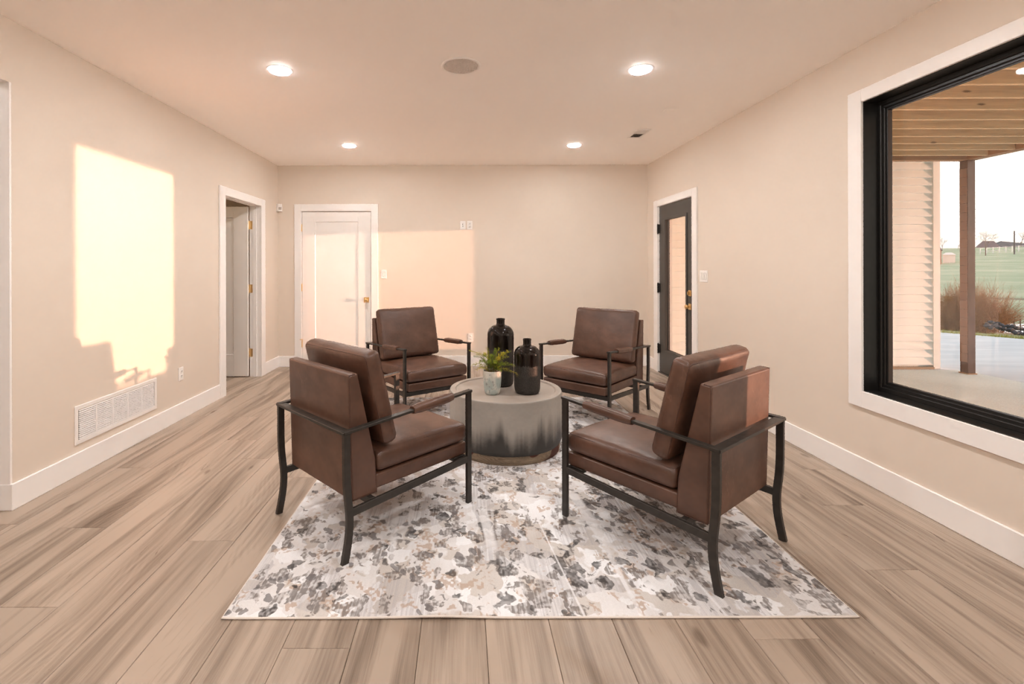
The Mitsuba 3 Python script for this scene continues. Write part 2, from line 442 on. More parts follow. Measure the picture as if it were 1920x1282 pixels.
# ------------------------------------------------------------------ shell
DY0, DY1, DZ = 5.0, 5.89, 2.08            # opening of door_1 in the left wall
OY0, OY1, OZ = 0.75, 2.65, 2.343          # wide cased opening further left
put("wall_left", cut((XL - WT, XL, YF, D + WT, -0.05, H + 0.02), [(XL - 1, XL + 1, DY0 - 0.02, DY1 + 0.02, -1, DZ + 0.02), (XL - 1, XL + 1, OY0, OY1, -1, OZ)]), "wall_paint")
tag("wall_left", "beige wall on the left with a bright rectangle of evening sun", kind="structure")
BX0, BX1, BZ = -2.175, -1.225, 2.083       # opening of door_2 in the back wall
put("wall_back", cut((XL - WT, XR + WR, D, D + WT, -0.05, H + 0.02), [(BX0, BX1, D - 1, D + 0.09, -1, BZ)]), "wall_paint")
tag("wall_back", "beige far wall with a closed white door and a faint patch of sunlight", kind="structure")
RY0, RY1, RZ = 5.165, 6.095, 2.095        # opening of door_3 in the right wall
WY0, WY1, WZ0, WZ1 = 1.83, 2.975, 0.547, 2.343   # opening of window_1
put("wall_right", cut((XR, XR + WR, YF, D + WT, -0.3, H + 0.35), [(XR - 1, XR + 1, RY0, RY1, -0.03, RZ), (XR - 1, XR + 1, WY0, WY1, WZ0, WZ1)]), "wall_paint")
tag("wall_right", "beige wall on the right with the picture window and the dark glazed door", kind="structure")
put("wall_front", bx(XL - WT, XR + WR, YF - 0.12, YF, -0.05, H + 0.02), "wall_paint")
tag("wall_front", "beige wall behind the camera", kind="structure")
put("ceiling", bx(-4.75, XR + 0.02, YF - 0.1, 7.2, H, H + 0.2), "ceiling_paint")
tag("ceiling", "smooth pale ceiling with recessed lights", kind="structure")
# side rooms seen through the openings on the left
put("wall_side_room", cat([bx(-4.75, -4.62, 0.3, 7.2, -0.05, H), bx(-4.7, XL - WT, 7.05, 7.2, -0.05, H), bx(-4.7, XL - WT, 4.10, 4.2, -0.05, H),
                           bx(-4.7, XL - WT, 0.2, 0.32, -0.05, H), bx(-4.7, XL - WT, 3.0, 3.1, -0.05, H), bx(XL - WT, XL - WT + 0.02, D + WT - 0.01, 7.2, -0.05, H)]), "wall_paint")
tag("wall_side_room", "dim walls of the room behind the half open door", kind="structure")

put("trim_1", cat([bx(XL - WT - 0.002, XL - 0.0005, OY1 - 0.012, OY1 + 0.0005, 0, OZ), bx(XL - WT - 0.002, XL - 0.0005, OY0, OY1, OZ - 0.0005, OZ + 0.012), bx(XL - WT - 0.002, XL - 0.0005, OY0 - 0.0005, OY0 + 0.012, 0, OZ)]), "white_trim")
tag("trim_1", "white lining of the wide opening at the left edge of the photo", kind="structure")

# baseboards
def baseboard(key, runs, label):
    ms = []
    for (ax, a, b, pos, sgn) in runs:
        t, h = 0.015, 0.145
        lo, hi = (pos, pos + t) if sgn > 0 else (pos - t, pos)
        ms.append(bx(a, b, lo, hi, 0, h, 0.003) if ax == "x" else bx(lo, hi, a, b, 0, h, 0.003))
    put(key, cat(ms), "white_trim")
    tag(key, label, kind="structure")

baseboard("baseboard_left", [("y", OY1 - 0.015, 4.89, XL, 1), ("y", 6.0, D, XL, 1), ("y", YF, OY0 + 0.015, XL, 1), ("x", XL - WT, XL + 0.015, OY1, -1)], "white baseboard along the left wall")
baseboard("baseboard_back", [("x", XL, -2.258, D, -1), ("x", -1.142, XR, D, -1)], "white baseboard along the far wall")
baseboard("baseboard_right", [("y", YF, 5.067, XR, -1), ("y", 6.20, D, XR, -1)], "white baseboard along the right wall")

# ------------------------------------------------------------------ door_1: open door in the left wall
tag("door_1", "white panel door standing open in the left wall, brass hinges on its right edge", kind="structure")
cs = 0.018
put("door_1__casing", cat([bx(XL, XL + cs, 4.890, DY0 + 0.004, 0, 2.165, 0.002), bx(XL, XL + cs, DY1 - 0.004, 6.0, 0, 2.165, 0.002), bx(XL, XL + cs, DY0 + 0.004, DY1 - 0.004, DZ - 0.004, 2.165, 0.002)]), "white_trim")
put("door_1__jamb", cat([bx(XL - WT, XL, DY0 - 0.02, DY0, 0, DZ + 0.02), bx(XL - WT, XL, DY1, DY1 + 0.02, 0, DZ + 0.02), bx(XL - WT, XL, DY0, DY1, DZ, DZ + 0.02),
                         bx(XL - 0.085, XL - 0.045, DY0, DY0 + 0.011, 0, DZ), bx(XL - 0.085, XL - 0.045, DY1 - 0.011, DY1, 0, DZ), bx(XL - 0.085, XL - 0.045, DY0, DY1, DZ - 0.011, DZ)]), "white_trim")

def panel_door(w, h, t, stile=0.172, top=0.132, bot=0.262, rec=0.010):
    """A door leaf with one recessed panel, in x 0..w, y 0..t (front at y = 0), z 0..h; returns (frame, panel)."""
    f = cat([bx(0, stile, 0, t, 0, h, 0.0015), bx(w - stile, w, 0, t, 0, h, 0.0015), bx(stile, w - stile, 0, t, h - top, h, 0.0), bx(stile, w - stile, 0, t, 0, bot, 0.0)])
    bev = []
    # narrow sloped sticking around the panel
    for a, b, horiz, z, s in ((stile, w - stile, True, bot, 1), (stile, w - stile, True, h - top, -1)):
        bev.append(hull([(a, 0.004, z), (b, 0.004, z), (a, rec, z), (b, rec, z), (a, rec, z + s * 0.005), (b, rec, z + s * 0.005)]))
    for x, s in ((stile, 1), (w - stile, -1)):
        bev.append(hull([(x, 0.004, bot), (x, 0.004, h - top), (x, rec, bot), (x, rec, h - top), (x + s * 0.005, rec, bot), (x + s * 0.005, rec, h - top)]))
    p = bx(stile - 0.002, w - stile + 0.002, rec, t - rec, bot - 0.002, h - top + 0.002)
    return cat([f] + bev), p

def hinge_mesh(h=0.10, r=0.008, leaf=0.032):
    k = [trimesh.creation.cylinder(radius=r, height=h / 5 - 0.001, sections=14).apply_translation((0, 0, (i - 2) * h / 5)) for i in range(5)]
    tips = [trimesh.creation.icosphere(subdivisions=2, radius=r * 0.8).apply_translation((0, 0, s * h / 2)) for s in (-1, 1)]
    return cat(k + tips)

w1 = 0.878
fr, pn = panel_door(w1, 2.052, 0.035)
M1 = T().translate([XL - WT - 0.010 - w1 + 0.005, 5.842, 0.012])
put("door_1__leaf", fr, "door_white", to_world=M1)
put("door_1__leaf__panel", pn, "door_white", to_world=M1)
for zc in (0.29, 1.07, 1.845):
    k = put("door_1__hinge", cat([bx(XL - WT - 0.002, XL - WT + 0.034, DY1 - 0.0025, DY1, zc - 0.05, zc + 0.05, 0.001),
                              hinge_mesh().apply_translation((XL - WT - 0.007, DY1 - 0.006, zc))]), "brass", smooth=30)
    tag(k, "brass hinge")

# ------------------------------------------------------------------ door_2: closed door in the back wall
tag("door_2", "closed white panel door in the far wall with a brass knob", kind="structure")
put("door_2__casing", cat([bx(-2.258, -2.166, D - cs, D, 0, 2.170, 0.002), bx(-1.234, -1.142, D - cs, D, 0, 2.170, 0.002), bx(-2.166, -1.234, D - cs, D, 2.076, 2.170, 0.002)]), "white_trim")
put("door_2__jamb", cat([bx(BX0, BX0 + 0.012, D - 0.002, D + 0.09, 0, BZ), bx(BX1 - 0.012, BX1, D - 0.002, D + 0.09, 0, BZ), bx(BX0, BX1, D - 0.002, D + 0.09, BZ - 0.009, BZ)]), "white_trim")
w2 = 0.918
fr, pn = panel_door(w2, 2.060, 0.035)
M2 = T().translate([-2.159, D + 0.004, 0.010])
put("door_2__leaf", fr, "door_white", to_world=M2)
put("door_2__leaf__panel", pn, "door_white", to_world=M2)
for zc in (0.31, 1.06, 1.855):
    k = put("door_2__hinge", hinge_mesh(0.09).apply_translation((-2.163, D - 0.006, zc)), "brass", smooth=30)
    tag(k, "brass hinge")

def knob_mesh(rose=0.034, knob=0.027, reach=0.062):
    """A square rose with a round knob; the axis points along -y from y = 0."""
    sq = bx(-rose, rose, -0.009, 0, -rose, rose, 0.003)
    prof = round_profile([(0.0, 0.0), (0.013, 0.0), (0.0095, 0.010), (0.0095, 0.026), (0.019, 0.033), (knob, 0.044), (knob * 0.96, reach - 0.010), (knob * 0.6, reach), (0.0, reach + 0.002)], 0.006)
    kn = lathe(prof, 32)
    kn.apply_transform(trimesh.transformations.rotation_matrix(math.pi / 2, (1, 0, 0)))
    return sq, kn

sq, kn = knob_mesh()
MK = T().translate([-1.302, D + 0.004, 0.893])
k = put("door_2__knob_plate", sq, "brass", to_world=MK); tag(k, "square brass rose")
k = put("door_2__knob", kn, "brass", smooth=40, to_world=MK); tag(k, "round brass knob")
k = put("door_2__door_stop", cat([tube([(-2.163, D - 0.012, 0.37), (-2.18, D - 0.05, 0.37)], 0.004), tube([(-2.163, D - 0.012, 0.37), (-2.135, D - 0.04, 0.37)], 0.004)]), "brass")
tag(k, "brass hinge pin door stop")

# ------------------------------------------------------------------ door_3: dark glazed door in the right wall
tag("door_3", "charcoal exterior door with a tall glass pane in the right wall", kind="structure")
put("door_3__casing", cat([bx(XR - cs, XR, 5.069, 5.172, 0, 2.162, 0.002), bx(XR - cs, XR, 6.086, 6.208, 0, 2.162, 0.002), bx(XR - cs, XR, 5.172, 6.086, 2.082, 2.162, 0.002)]), "white_trim")
put("door_3__jamb", cat([bx(XR - 0.001, XR + WR, RY0, RY0 + 0.016, 0, RZ), bx(XR - 0.001, XR + WR, RY1 - 0.016, RY1, 0, RZ), bx(XR - 0.001, XR + WR, RY0, RY1, RZ - 0.016, RZ)]), "white_trim")
k = put("door_3__sill", bx(XR - 0.01, XR + WR + 0.05, RY0, RY1, -0.03, 0.012, 0.003), "charcoal_door"); tag(k, "dark threshold")
LY0, LY1, LZ0, LZ1 = 5.184, 6.076, 0.016, 2.074
GY0, GY1, GZ0, GZ1 = 5.338, 5.906, 0.300, 1.905
X3 = XR + 0.006
put("door_3__leaf", cut((X3, X3 + 0.044, LY0, LY1, LZ0, LZ1), [(X3 - 1, X3 + 1, GY0, GY1, GZ0, GZ1)]), "charcoal_door")
def ring_frame(x0, x1, y0, y1, z0, z1, w, c=0.004):
    return cat([bx(x0, x1, y0, y1, z1 - w, z1, c), bx(x0, x1, y0, y1, z0, z0 + w, c), bx(x0, x1, y0, y0 + w, z0 + w * 0.6, z1 - w * 0.6, c), bx(x0, x1, y1 - w, y1, z0 + w * 0.6, z1 - w * 0.6, c)])
put("door_3__leaf__glazing_bead", cat([ring_frame(X3 - 0.010, X3 + 0.012, GY0 - 0.018, GY1 + 0.018, GZ0 - 0.018, GZ1 + 0.018, 0.030), ring_frame(X3 + 0.032, X3 + 0.054, GY0 - 0.018, GY1 + 0.018, GZ0 - 0.018, GZ1 + 0.018, 0.026)]), "charcoal_door")
def pane_x(x, y0, y1, z0, z1):
    return trimesh.Trimesh([(x, y0, z0), (x, y1, z0), (x, y1, z1), (x, y0, z1)], [[0, 1, 2], [0, 2, 3]], process=False)
k = put("door_3__leaf__pane", pane_x(X3 + 0.022, GY0, GY1, GZ0, GZ1), "window_glass"); tag(k, "clear glass pane")
for zc in (0.30, 1.06, 1.80):
    k = put("door_3__hinge", cat([hinge_mesh(0.115, 0.010).apply_translation((XR - 0.011, 6.085, zc)), bx(XR - 0.004, XR + 0.006, 6.05, 6.10, zc - 0.055, zc + 0.055, 0.001)]), "hinge_black", smooth=30)
    tag(k, "black hinge")
RZM = T().rotate([0, 0, 1], -90)
sq3, kn3 = knob_mesh(0.033, 0.027, 0.060)
k = put("door_3__knob_plate", sq3, "brass", to_world=T().translate([X3, 5.252, 0.888]) @ RZM); tag(k, "square brass rose")
k = put("door_3__knob", kn3, "brass", smooth=40, to_world=T().translate([X3, 5.252, 0.888]) @ RZM); tag(k, "round brass knob")
k = put("door_3__deadbolt", cat([bx(-0.030, 0.030, -0.011, 0, -0.032, 0.032, 0.003), bx(-0.005, 0.005, -0.035, -0.008, -0.019, 0.019, 0.002)]), "brass", to_world=T().translate([X3, 5.252, 1.035]) @ RZM)
tag(k, "brass deadbolt with thumb turn")

# ------------------------------------------------------------------ window_1
tag("window_1", "large black framed picture window in the right wall, looking onto a covered patio", kind="structure")
put("window_1__casing", cat([bx(XR - cs, XR, WY0 - 0.085, WY0 + 0.012, 0.457, 2.410, 0.002), bx(XR - cs, XR, WY1 - 0.010, 3.067, 0.457, 2.410, 0.002),
                             bx(XR - cs, XR, WY0 + 0.012, WY1 - 0.010, WZ1 - 0.010, 2.410, 0.002), bx(XR - cs, XR, WY0 + 0.012, WY1 - 0.010, 0.457, WZ0 + 0.010, 0.002)]), "white_trim")
def frame4(x0, x1, y0, y1, z0, z1, wy, wz, c):
    return cat([bx(x0, x1, y0, y1, z1 - wz, z1, c), bx(x0, x1, y0, y1, z0, z0 + wz, c), bx(x0, x1, y0, y0 + wy, z0 + wz * 0.6, z1 - wz * 0.6, c), bx(x0, x1, y1 - wy, y1, z0 + wz * 0.6, z1 - wz * 0.6, c)])
put("window_1__frame", cat([frame4(XR - 0.004, XR + 0.160, WY0, WY1, WZ0, WZ1, 0.012, 0.014, 0.002), frame4(XR + 0.085, XR + 0.160, WY0 + 0.010, WY1 - 0.010, WZ0 + 0.012, WZ1 - 0.012, 0.022, 0.030, 0.004)]), "black_frame")
put("window_1__sash", cat([frame4(XR + 0.098, XR + 0.145, WY0 + 0.026, WY1 - 0.026, WZ0 + 0.034, WZ1 - 0.034, 0.018, 0.026, 0.004), frame4(XR + 0.108, XR + 0.137, WY0 + 0.040, WY1 - 0.040, WZ0 + 0.054, WZ1 - 0.054, 0.014, 0.020, 0.003)]), "black_frame")
k = put("window_1__pane", pane_x(XR + 0.121, WY0 + 0.045, WY1 - 0.045, WZ0 + 0.060, WZ1 - 0.060), "window_glass"); tag(k, "clear glass pane")

# ------------------------------------------------------------------ recessed lights, speaker, vents on the ceiling
trim_l = mikit.ply(lathe(round_profile([(0.072, 0.012), (0.072, -0.0015), (0.078, -0.0030), (0.088, -0.0025), (0.092, 0.0), (0.092, 0.010)], 0.002), 48), "plastic_white", smooth=40)
lens_l = mikit.ply(lathe([(0.0, -0.0175), (0.050, -0.0173), (0.064, -0.0165), (0.0700, -0.0135), (0.0712, -0.0080), (0.0714, 0.004)], 48), "plastic_white", smooth=30)
spots = [(-1.268, 3.337, "round recessed ceiling light, left one of the nearer pair"), (1.227, 3.340, "round recessed ceiling light, right one of the nearer pair"),
         (-1.277, 5.398, "round recessed ceiling light near the far wall, above the closed white door"), (1.240, 5.405, "round recessed ceiling light near the far wall, beside the ceiling vent"),
         (-1.27, 1.28, "unseen ceiling light just behind the camera on the left, placed to light the room"), (1.23, 1.28, "unseen ceiling light just behind the camera on the right, placed to light the room"),
         (-1.27, -0.78, "unseen ceiling light well behind the camera on the left, placed to light the room"), (1.23, -0.78, "unseen ceiling light well behind the camera on the right, placed to light the room"),
         (-1.27, -2.84, "unseen ceiling light by the rear wall on the left, placed to light the room"), (1.23, -2.84, "unseen ceiling light by the rear wall on the right, placed to light the room")]  # the six behind the camera are out of view, placed to light the room
spots += [(-3.55, 1.60, "unseen ceiling light in the side hall left of the room, placed to light the opening lining"), (-3.55, 4.75, "unseen ceiling light in the room behind the half open door, placed to light the door leaf")]  # both out of view, placed to light the opening lining and the door leaf
for x, y, lab in spots:
    key = num("ceiling_light")
    tag(key, lab, "ceiling light", "recessed ceiling lights")
    M = T().translate([x, y, H])
    put(key + "__trim_ring", trim_l, None, to_world=M)
    k = put(key + "__lens", lens_l, None, to_world=M, emitter={"type": "area", "radiance": {"type": "rgb", "value": (LAMP * (1.0 if x > -3 else 0.45 if y < 3 else np.array([0.26, 0.215, 0.155]))).tolist()}})
    tag(k, "glowing white lens")

tag("ceiling_speaker", "round grey speaker grille flush in the ceiling, centred between the nearer lights", "ceiling speaker")
MS = T().translate([-0.015, 3.272, H])
put("ceiling_speaker__rim", lathe(round_profile([(0.119, 0.01), (0.119, -0.006), (0.127, -0.007), (0.134, -0.003), (0.134, 0.01)], 0.002), 64), "plastic_white", smooth=40, to_world=MS)
def grille_fn(p, n, uv):
    a, b = p.x * 330.0, p.y * 330.0
    u, v = a - dr.floor(a) - 0.5, b - dr.floor(b) - 0.5
    hole = smoothstep(0.36, 0.26, dr.sqrt(u * u + v * v))
    return mix((0.70, 0.64, 0.59), (0.22, 0.20, 0.18), hole)
pr("speaker_mesh", proc(grille_fn), 0.6)
put("ceiling_speaker__grille", lathe([(0.0, -0.008), (0.06, -0.0075), (0.112, -0.006), (0.1195, -0.004), (0.1195, 0.01), (0, 0.01)], 64), "speaker_mesh", smooth=40, to_world=MS)

tag("ceiling_vent", "small white slatted air register in the ceiling near the right wall, half of it dark", "air vent")
VX0, VX1, VY0, VY1 = 1.728, 1.868, 4.785, 5.105
put("ceiling_vent__frame", cat([bx(VX0, VX1, VY0, VY0 + 0.025, H - 0.006, H, 0.002), bx(VX0, VX1, VY1 - 0.025, VY1, H - 0.006, H, 0.002), bx(VX0, VX0 + 0.022, VY0 + 0.02, VY1 - 0.02, H - 0.006, H, 0.002), bx(VX1 - 0.022, VX1, VY0 + 0.02, VY1 - 0.02, H - 0.006, H, 0.002), bx(VX0 + 0.02, VX1 - 0.02, 4.94, 4.952, H - 0.006, H, 0.001)]), "vent_white")
k = put("ceiling_vent__duct_opening", bx(VX0 + 0.02, VX1 - 0.02, VY0 + 0.02, VY1 - 0.02, H - 0.0012, H + 0.001), "vent_dark"); tag(k, "dark opening")
for i in range(14):
    y = VY0 + 0.034 + i * 0.0192
    tilt = 0.007 if i < 7 else -0.007
    put("ceiling_vent__slat", hull([(x, y + dy, z) for x in (VX0 + 0.02, VX1 - 0.02) for dy, z in ((-tilt, H - 0.0016), (-tilt + 0.0012, H - 0.0016), (tilt, H - 0.007), (tilt + 0.0012, H - 0.007))]), "vent_white")
put("ceiling_cover_plate", cat([bx(1.745, 1.868, 4.168, 4.272, H - 0.005, H, 0.002), bx(1.765, 1.848, 4.188, 4.252, H - 0.008, H - 0.004, 0.002)]), "ceiling_paint")
tag("ceiling_cover_plate", "small blank cover plate in the ceiling colour, nearer than the slatted register", "cover plate")

# ------------------------------------------------------------------ return air grille on the left wall
tag("return_air_grille", "wide white louvred return air grille low on the left wall", "air vent")
RY, RYE, RZ0, RZ1 = 3.070, 3.888, 0.194, 0.443
fw = 0.028
xs = XL + 0.009
mems = [bx(XL, xs, RY, RYE, RZ0, RZ0 + fw, 0.003), bx(XL, xs, RY, RYE, RZ1 - fw, RZ1, 0.003), bx(XL, xs, RY, RY + fw, RZ0 + 0.01, RZ1 - 0.01, 0.003), bx(XL, xs, RYE - fw, RYE, RZ0 + 0.01, RZ1 - 0.01, 0.003)]
cell = (RYE - RY - 2 * fw) / 5
for i in range(1, 5):
    yy = RY + fw + i * cell
    mems.append(bx(XL, xs - 0.001, yy - 0.006, yy + 0.006, RZ0 + fw, RZ1 - fw, 0.001))
put("return_air_grille__frame", cat(mems), "vent_white")
k = put("return_air_grille__backing", bx(XL, XL + 0.0015, RY + fw, RYE - fw, RZ0 + fw, RZ1 - fw), "vent_dark"); tag(k, "dark duct behind the louvres")
nb = 15
for i in range(5):
    ya, yb = RY + fw + i * cell + 0.005, RY + fw + (i + 1) * cell - 0.005
    for j in range(nb):
        z = RZ0 + fw + (j + 0.5) * (RZ1 - RZ0 - 2 * fw) / nb
        put("return_air_grille__louvre", hull([(x, y, z + dz) for y in (ya, yb) for x, dz in ((XL + 0.0015, 0.0045), (XL + 0.0015, 0.0033), (XL + 0.0085, -0.0030), (XL + 0.0085, -0.0042))]), "vent_white")
for y in (RY + 0.013, RYE - 0.013):
    k = put("return_air_grille__screw", trimesh.creation.icosphere(subdivisions=2, radius=0.004).apply_scale((0.5, 1, 1)).apply_translation((xs, y, (RZ0 + RZ1) / 2)), "plastic_white", smooth=True)

# ------------------------------------------------------------------ outlets, switches, sensor
def duplex(key, M, label, group=None):
    """Plate in the xz plane facing -y, at y 0."""
    tag(key, label, "power outlet", group)
    put(key + "__plate", bx(-0.036, 0.036, -0.006, 0, -0.058, 0.058, 0.003), "plastic_white", to_world=M)
    for z in (0.0205, -0.0205):
        r = put(key + "__socket", rounded_hull([(sx * 0.0085, -0.0042, z + sz * 0.006) for sx in (-1, 1) for sz in (-1, 1)], 0.0075, 1), "plastic_white", smooth=40, to_world=M)
        sl = [bx(-0.0075, -0.0045, -0.0125, -0.0110, z + 0.000, z + 0.009), bx(0.0045, 0.0075, -0.0125, -0.0110, z + 0.000, z + 0.009), trimesh.creation.cylinder(radius=0.0028, height=0.0015, sections=10, transform=trimesh.transformations.rotation_matrix(math.pi / 2, (1, 0, 0))).apply_translation((0, -0.0118, z - 0.006))]
        put(r + "__slots", cat(sl), "slot_dark", to_world=M)
FY = lambda x, z: T().translate([x, D, z])
duplex(num("wall_outlet"), FY(0.082, 1.885), "white duplex outlet high on the far wall, right one of the pair")
duplex(num("wall_outlet"), FY(0.089, 0.386), "white duplex outlet low on the far wall, in the sun patch")
duplex(num("wall_outlet"), T().translate([XL, 4.226, 0.398]) @ T().rotate([0, 0, 1], 90), "white duplex outlet low on the left wall beyond the air grille")
tag("media_plate", "white cable plate high on the far wall, left of the outlet beside it", "wall plate")
MP = FY(-0.011, 1.885)
put("media_plate__plate", bx(-0.036, 0.036, -0.006, 0, -0.058, 0.058, 0.003), "plastic_white", to_world=MP)
for z in (0.014, -0.014):
    k = put("media_plate__jack", trimesh.creation.cylinder(radius=0.0055, height=0.008, sections=16, transform=trimesh.transformations.rotation_matrix(math.pi / 2, (1, 0, 0))).apply_translation((0, -0.008, z)), "slot_dark", to_world=MP)
    tag(k, "dark jack")

def switch(key, M, gangs, label):
    tag(key, label, "light switch")
    w = 0.036 + (gangs - 1) * 0.023
    put(key + "__plate", bx(-w, w, -0.006, 0, -0.060, 0.060, 0.003), "plastic_white", to_world=M)
    for i in range(gangs):
        x = (i - (gangs - 1) / 2) * 0.046
        put(key + "__rocker", hull([(x + sx, y, z) for sx in (-0.0165, 0.0165) for y, z in ((-0.006, -0.033), (-0.006, 0.033), (-0.0075, -0.033), (-0.0125, 0.031), (-0.0125, 0.033))]), "plastic_white", to_world=M)
        k = put(key + "__gap", cat([bx(x - 0.019, x + 0.019, -0.0062, -0.005, z0, z1) for z0, z1 in ((-0.0355, -0.0335), (0.0335, 0.0355))] + [bx(x + s * 0.018 - 0.001, x + s * 0.018 + 0.001, -0.0062, -0.005, -0.034, 0.034) for s in (-1, 1)]), "grille_grey", to_world=M)
switch("light_switch", FY(-1.068, 1.234), 1, "single white rocker switch beside the closed white door")
switch(num("light_switch"), T().translate([XR, 4.942, 1.226]) @ T().rotate([0, 0, 1], -90), 3, "white three gang rocker switch beside the dark glazed door")

tag("motion_sensor", "small white motion sensor high in the left far corner", "motion sensor")
MC = T().translate([XL, D, 2.122]) @ T().rotate([0, 0, 1], 45)
put("motion_sensor__housing", hull([(sx * 0.040, -0.034, sz * 0.054) for sx in (-1, 1) for sz in (-1, 1)] + [(sx * 0.030, -0.066, sz * 0.048) for sx in (-1, 1) for sz in (-1, 1)]), "plastic_white", to_world=MC)
k = put("motion_sensor__lens", hull([(sx * 0.022, -0.064, z) for sx in (-1, 1) for z in (-0.030, 0.008)] + [(sx * 0.016, -0.072, z) for sx in (-1, 1) for z in (-0.026, 0.004)]), "grille_grey", to_world=MC); tag(k, "pale grey lens")

# ------------------------------------------------------------------ rug
RX0, RX1, RYA, RYB, RT = -0.913, 1.482, 1.817, 4.88, 0.009
def rug_mesh(x0, x1, y0, y1, nx, ny, zlo, zhi):
    xs, ys = np.linspace(x0, x1, nx), np.linspace(y0, y1, ny)
    X, Y = np.meshgrid(xs, ys)
    lift = 0.006 * np.exp(-((X + 0.10) / 0.16) ** 2) * np.exp(-((Y - RYA) / 0.10) ** 2)
    top = np.stack([X, Y, zhi + lift], -1).reshape(-1, 3)
    bot = np.stack([X, Y, zlo + lift * 0.9], -1).reshape(-1, 3)
    n = nx * ny
    F = []
    for j in range(ny - 1):
        for i in range(nx - 1):
            a, b, c, d = j * nx + i, j * nx + i + 1, (j + 1) * nx + i + 1, (j + 1) * nx + i
            F += [[a, b, c], [a, c, d], [n + a, n + c, n + b], [n + a, n + d, n + c]]
    edge = [i for i in range(nx)] + [j * nx + nx - 1 for j in range(1, ny)] + [(ny - 1) * nx + i for i in range(nx - 2, -1, -1)] + [j * nx for j in range(ny - 2, 0, -1)]
    for a, b in zip(edge, edge[1:] + edge[:1]):
        F += [[n + a, n + b, b], [n + a, b, a]]
    return trimesh.Trimesh(np.vstack([top, bot]), F, process=False), top[edge]
rm, redge = rug_mesh(RX0, RX1, RYA, RYB, 49, 60, 0.0008, RT)
tag("area_rug", "large grey, cream and brown abstract patterned rug under the chairs and drum table", "rug")
put("area_rug__pile", rm, "rug_pile", smooth=40)
k = put("area_rug__binding", tube(redge - [0, 0, 0.0035], 0.0042, closed=True, n=8), "rug_binding", smooth=True); tag(k, "pale bound edge")

# ------------------------------------------------------------------ armchairs
CW, CY = 0.328, 0.391      # half the distance between the posts across and along
def cushion_mesh(hw, hd, hh, r, crown_t, crown_b, seed, wr=0.0025):
    a = m3.Manifold.cube((2 * hw, 2 * hd, 2 * hh), True).refine_to_length(0.019).to_mesh()
    V, F = np.array(a.vert_properties[:, :3], float), np.array(a.tri_verts)
    half = np.array([hw, hd, hh])
    inner = np.clip(V, -(half - r), half - r)
    d = V - inner
    L = np.linalg.norm(d, axis=1, keepdims=True)
    N = d / np.maximum(L, 1e-9)
    P = inner + N * r
    q = np.clip(1 - (P[:, 0] / hw) ** 2, 0, 1) ** 0.55 * np.clip(1 - (P[:, 1] / hd) ** 2, 0, 1) ** 0.55
    P[:, 2] += np.where(V[:, 2] > 0, crown_t, -crown_b) * q * np.clip(np.abs(P[:, 2]) / hh, 0, 1)
    qs = np.clip(1 - (P[:, 2] / hh) ** 2, 0, 1)
    P[:, :2] += N[:, :2] * (0.006 * qs)[:, None]
    w = meshkit.fbm(P * 13.0 + seed * 3.7, 3, seed) - 0.5
    w2 = meshkit.fbm(P * np.array([9.0, 60.0, 40.0]) + seed, 2, seed + 5) - 0.5
    P += N * (w * 2.4 * wr + w2 * wr * 0.8)[:, None]
    return trimesh.Trimesh(P, F, process=False)

def welt(hw, hd, hh, r, sign, rad=0.0026):
    k = r * 0.72
    ax, ay, cr = hw - r + k, hd - r + k, r * 0.9
    pts = []
    for cx, cy, a0 in ((ax - cr, ay - cr, 0), (-(ax - cr), ay - cr, 90), (-(ax - cr), -(ay - cr), 180), (ax - cr, -(ay - cr), 270)):
        for t in np.linspace(a0, a0 + 90, 6):
            pts.append((cx + cr * math.cos(math.radians(t)), cy + cr * math.sin(math.radians(t)), sign * (hh - r + k)))
    P = []
    for a, b in zip(pts, pts[1:] + pts[:1]):
        n = max(1, int(np.linalg.norm(np.subtract(b, a)) / 0.06))
        P += [np.add(a, np.subtract(b, a) * i / n) for i in range(n)]
    return tube(P, rad, closed=True, n=6)

def sweep_rect(path, wx, th, c=0.0015):
    """A flat bar in the yz plane: path of (y, z); wx half width across x, th half thickness in the plane."""
    P = np.asarray(path, float)
    t = np.gradient(P, axis=0)
    t /= np.linalg.norm(t, axis=1, keepdims=True)
    nrm = np.stack([-t[:, 1], t[:, 0]], 1)
    prof = [(-wx + c, -th), (wx - c, -th), (wx, -th + c), (wx, th - c), (wx - c, th), (-wx + c, th), (-wx, th - c), (-wx, -th + c)]
    V = np.array([(x, P[i, 0] + nrm[i, 0] * o, P[i, 1] + nrm[i, 1] * o) for i in range(len(P)) for x, o in prof])
    F, n = [], 8
    for i in range(len(P) - 1):
        for k in range(n):
            l = (k + 1) % n
            F += [[i * n + k, i * n + l, (i + 1) * n + l], [i * n + k, (i + 1) * n + l, (i + 1) * n + k]]
    m = (len(P) - 1) * n
    for k in range(1, n - 1):
        F += [[0, k + 1, k], [m, m + k, m + k + 1]]
    mesh = trimesh.Trimesh(V, F, process=False)
    if mesh.volume < 0:
        mesh.invert()
    return mesh

parts = []          # (suffix, ply dict)
def part(name, mesh, mat, smooth=False):
    parts.append((name, mikit.ply(mesh, mat, smooth=smooth)))

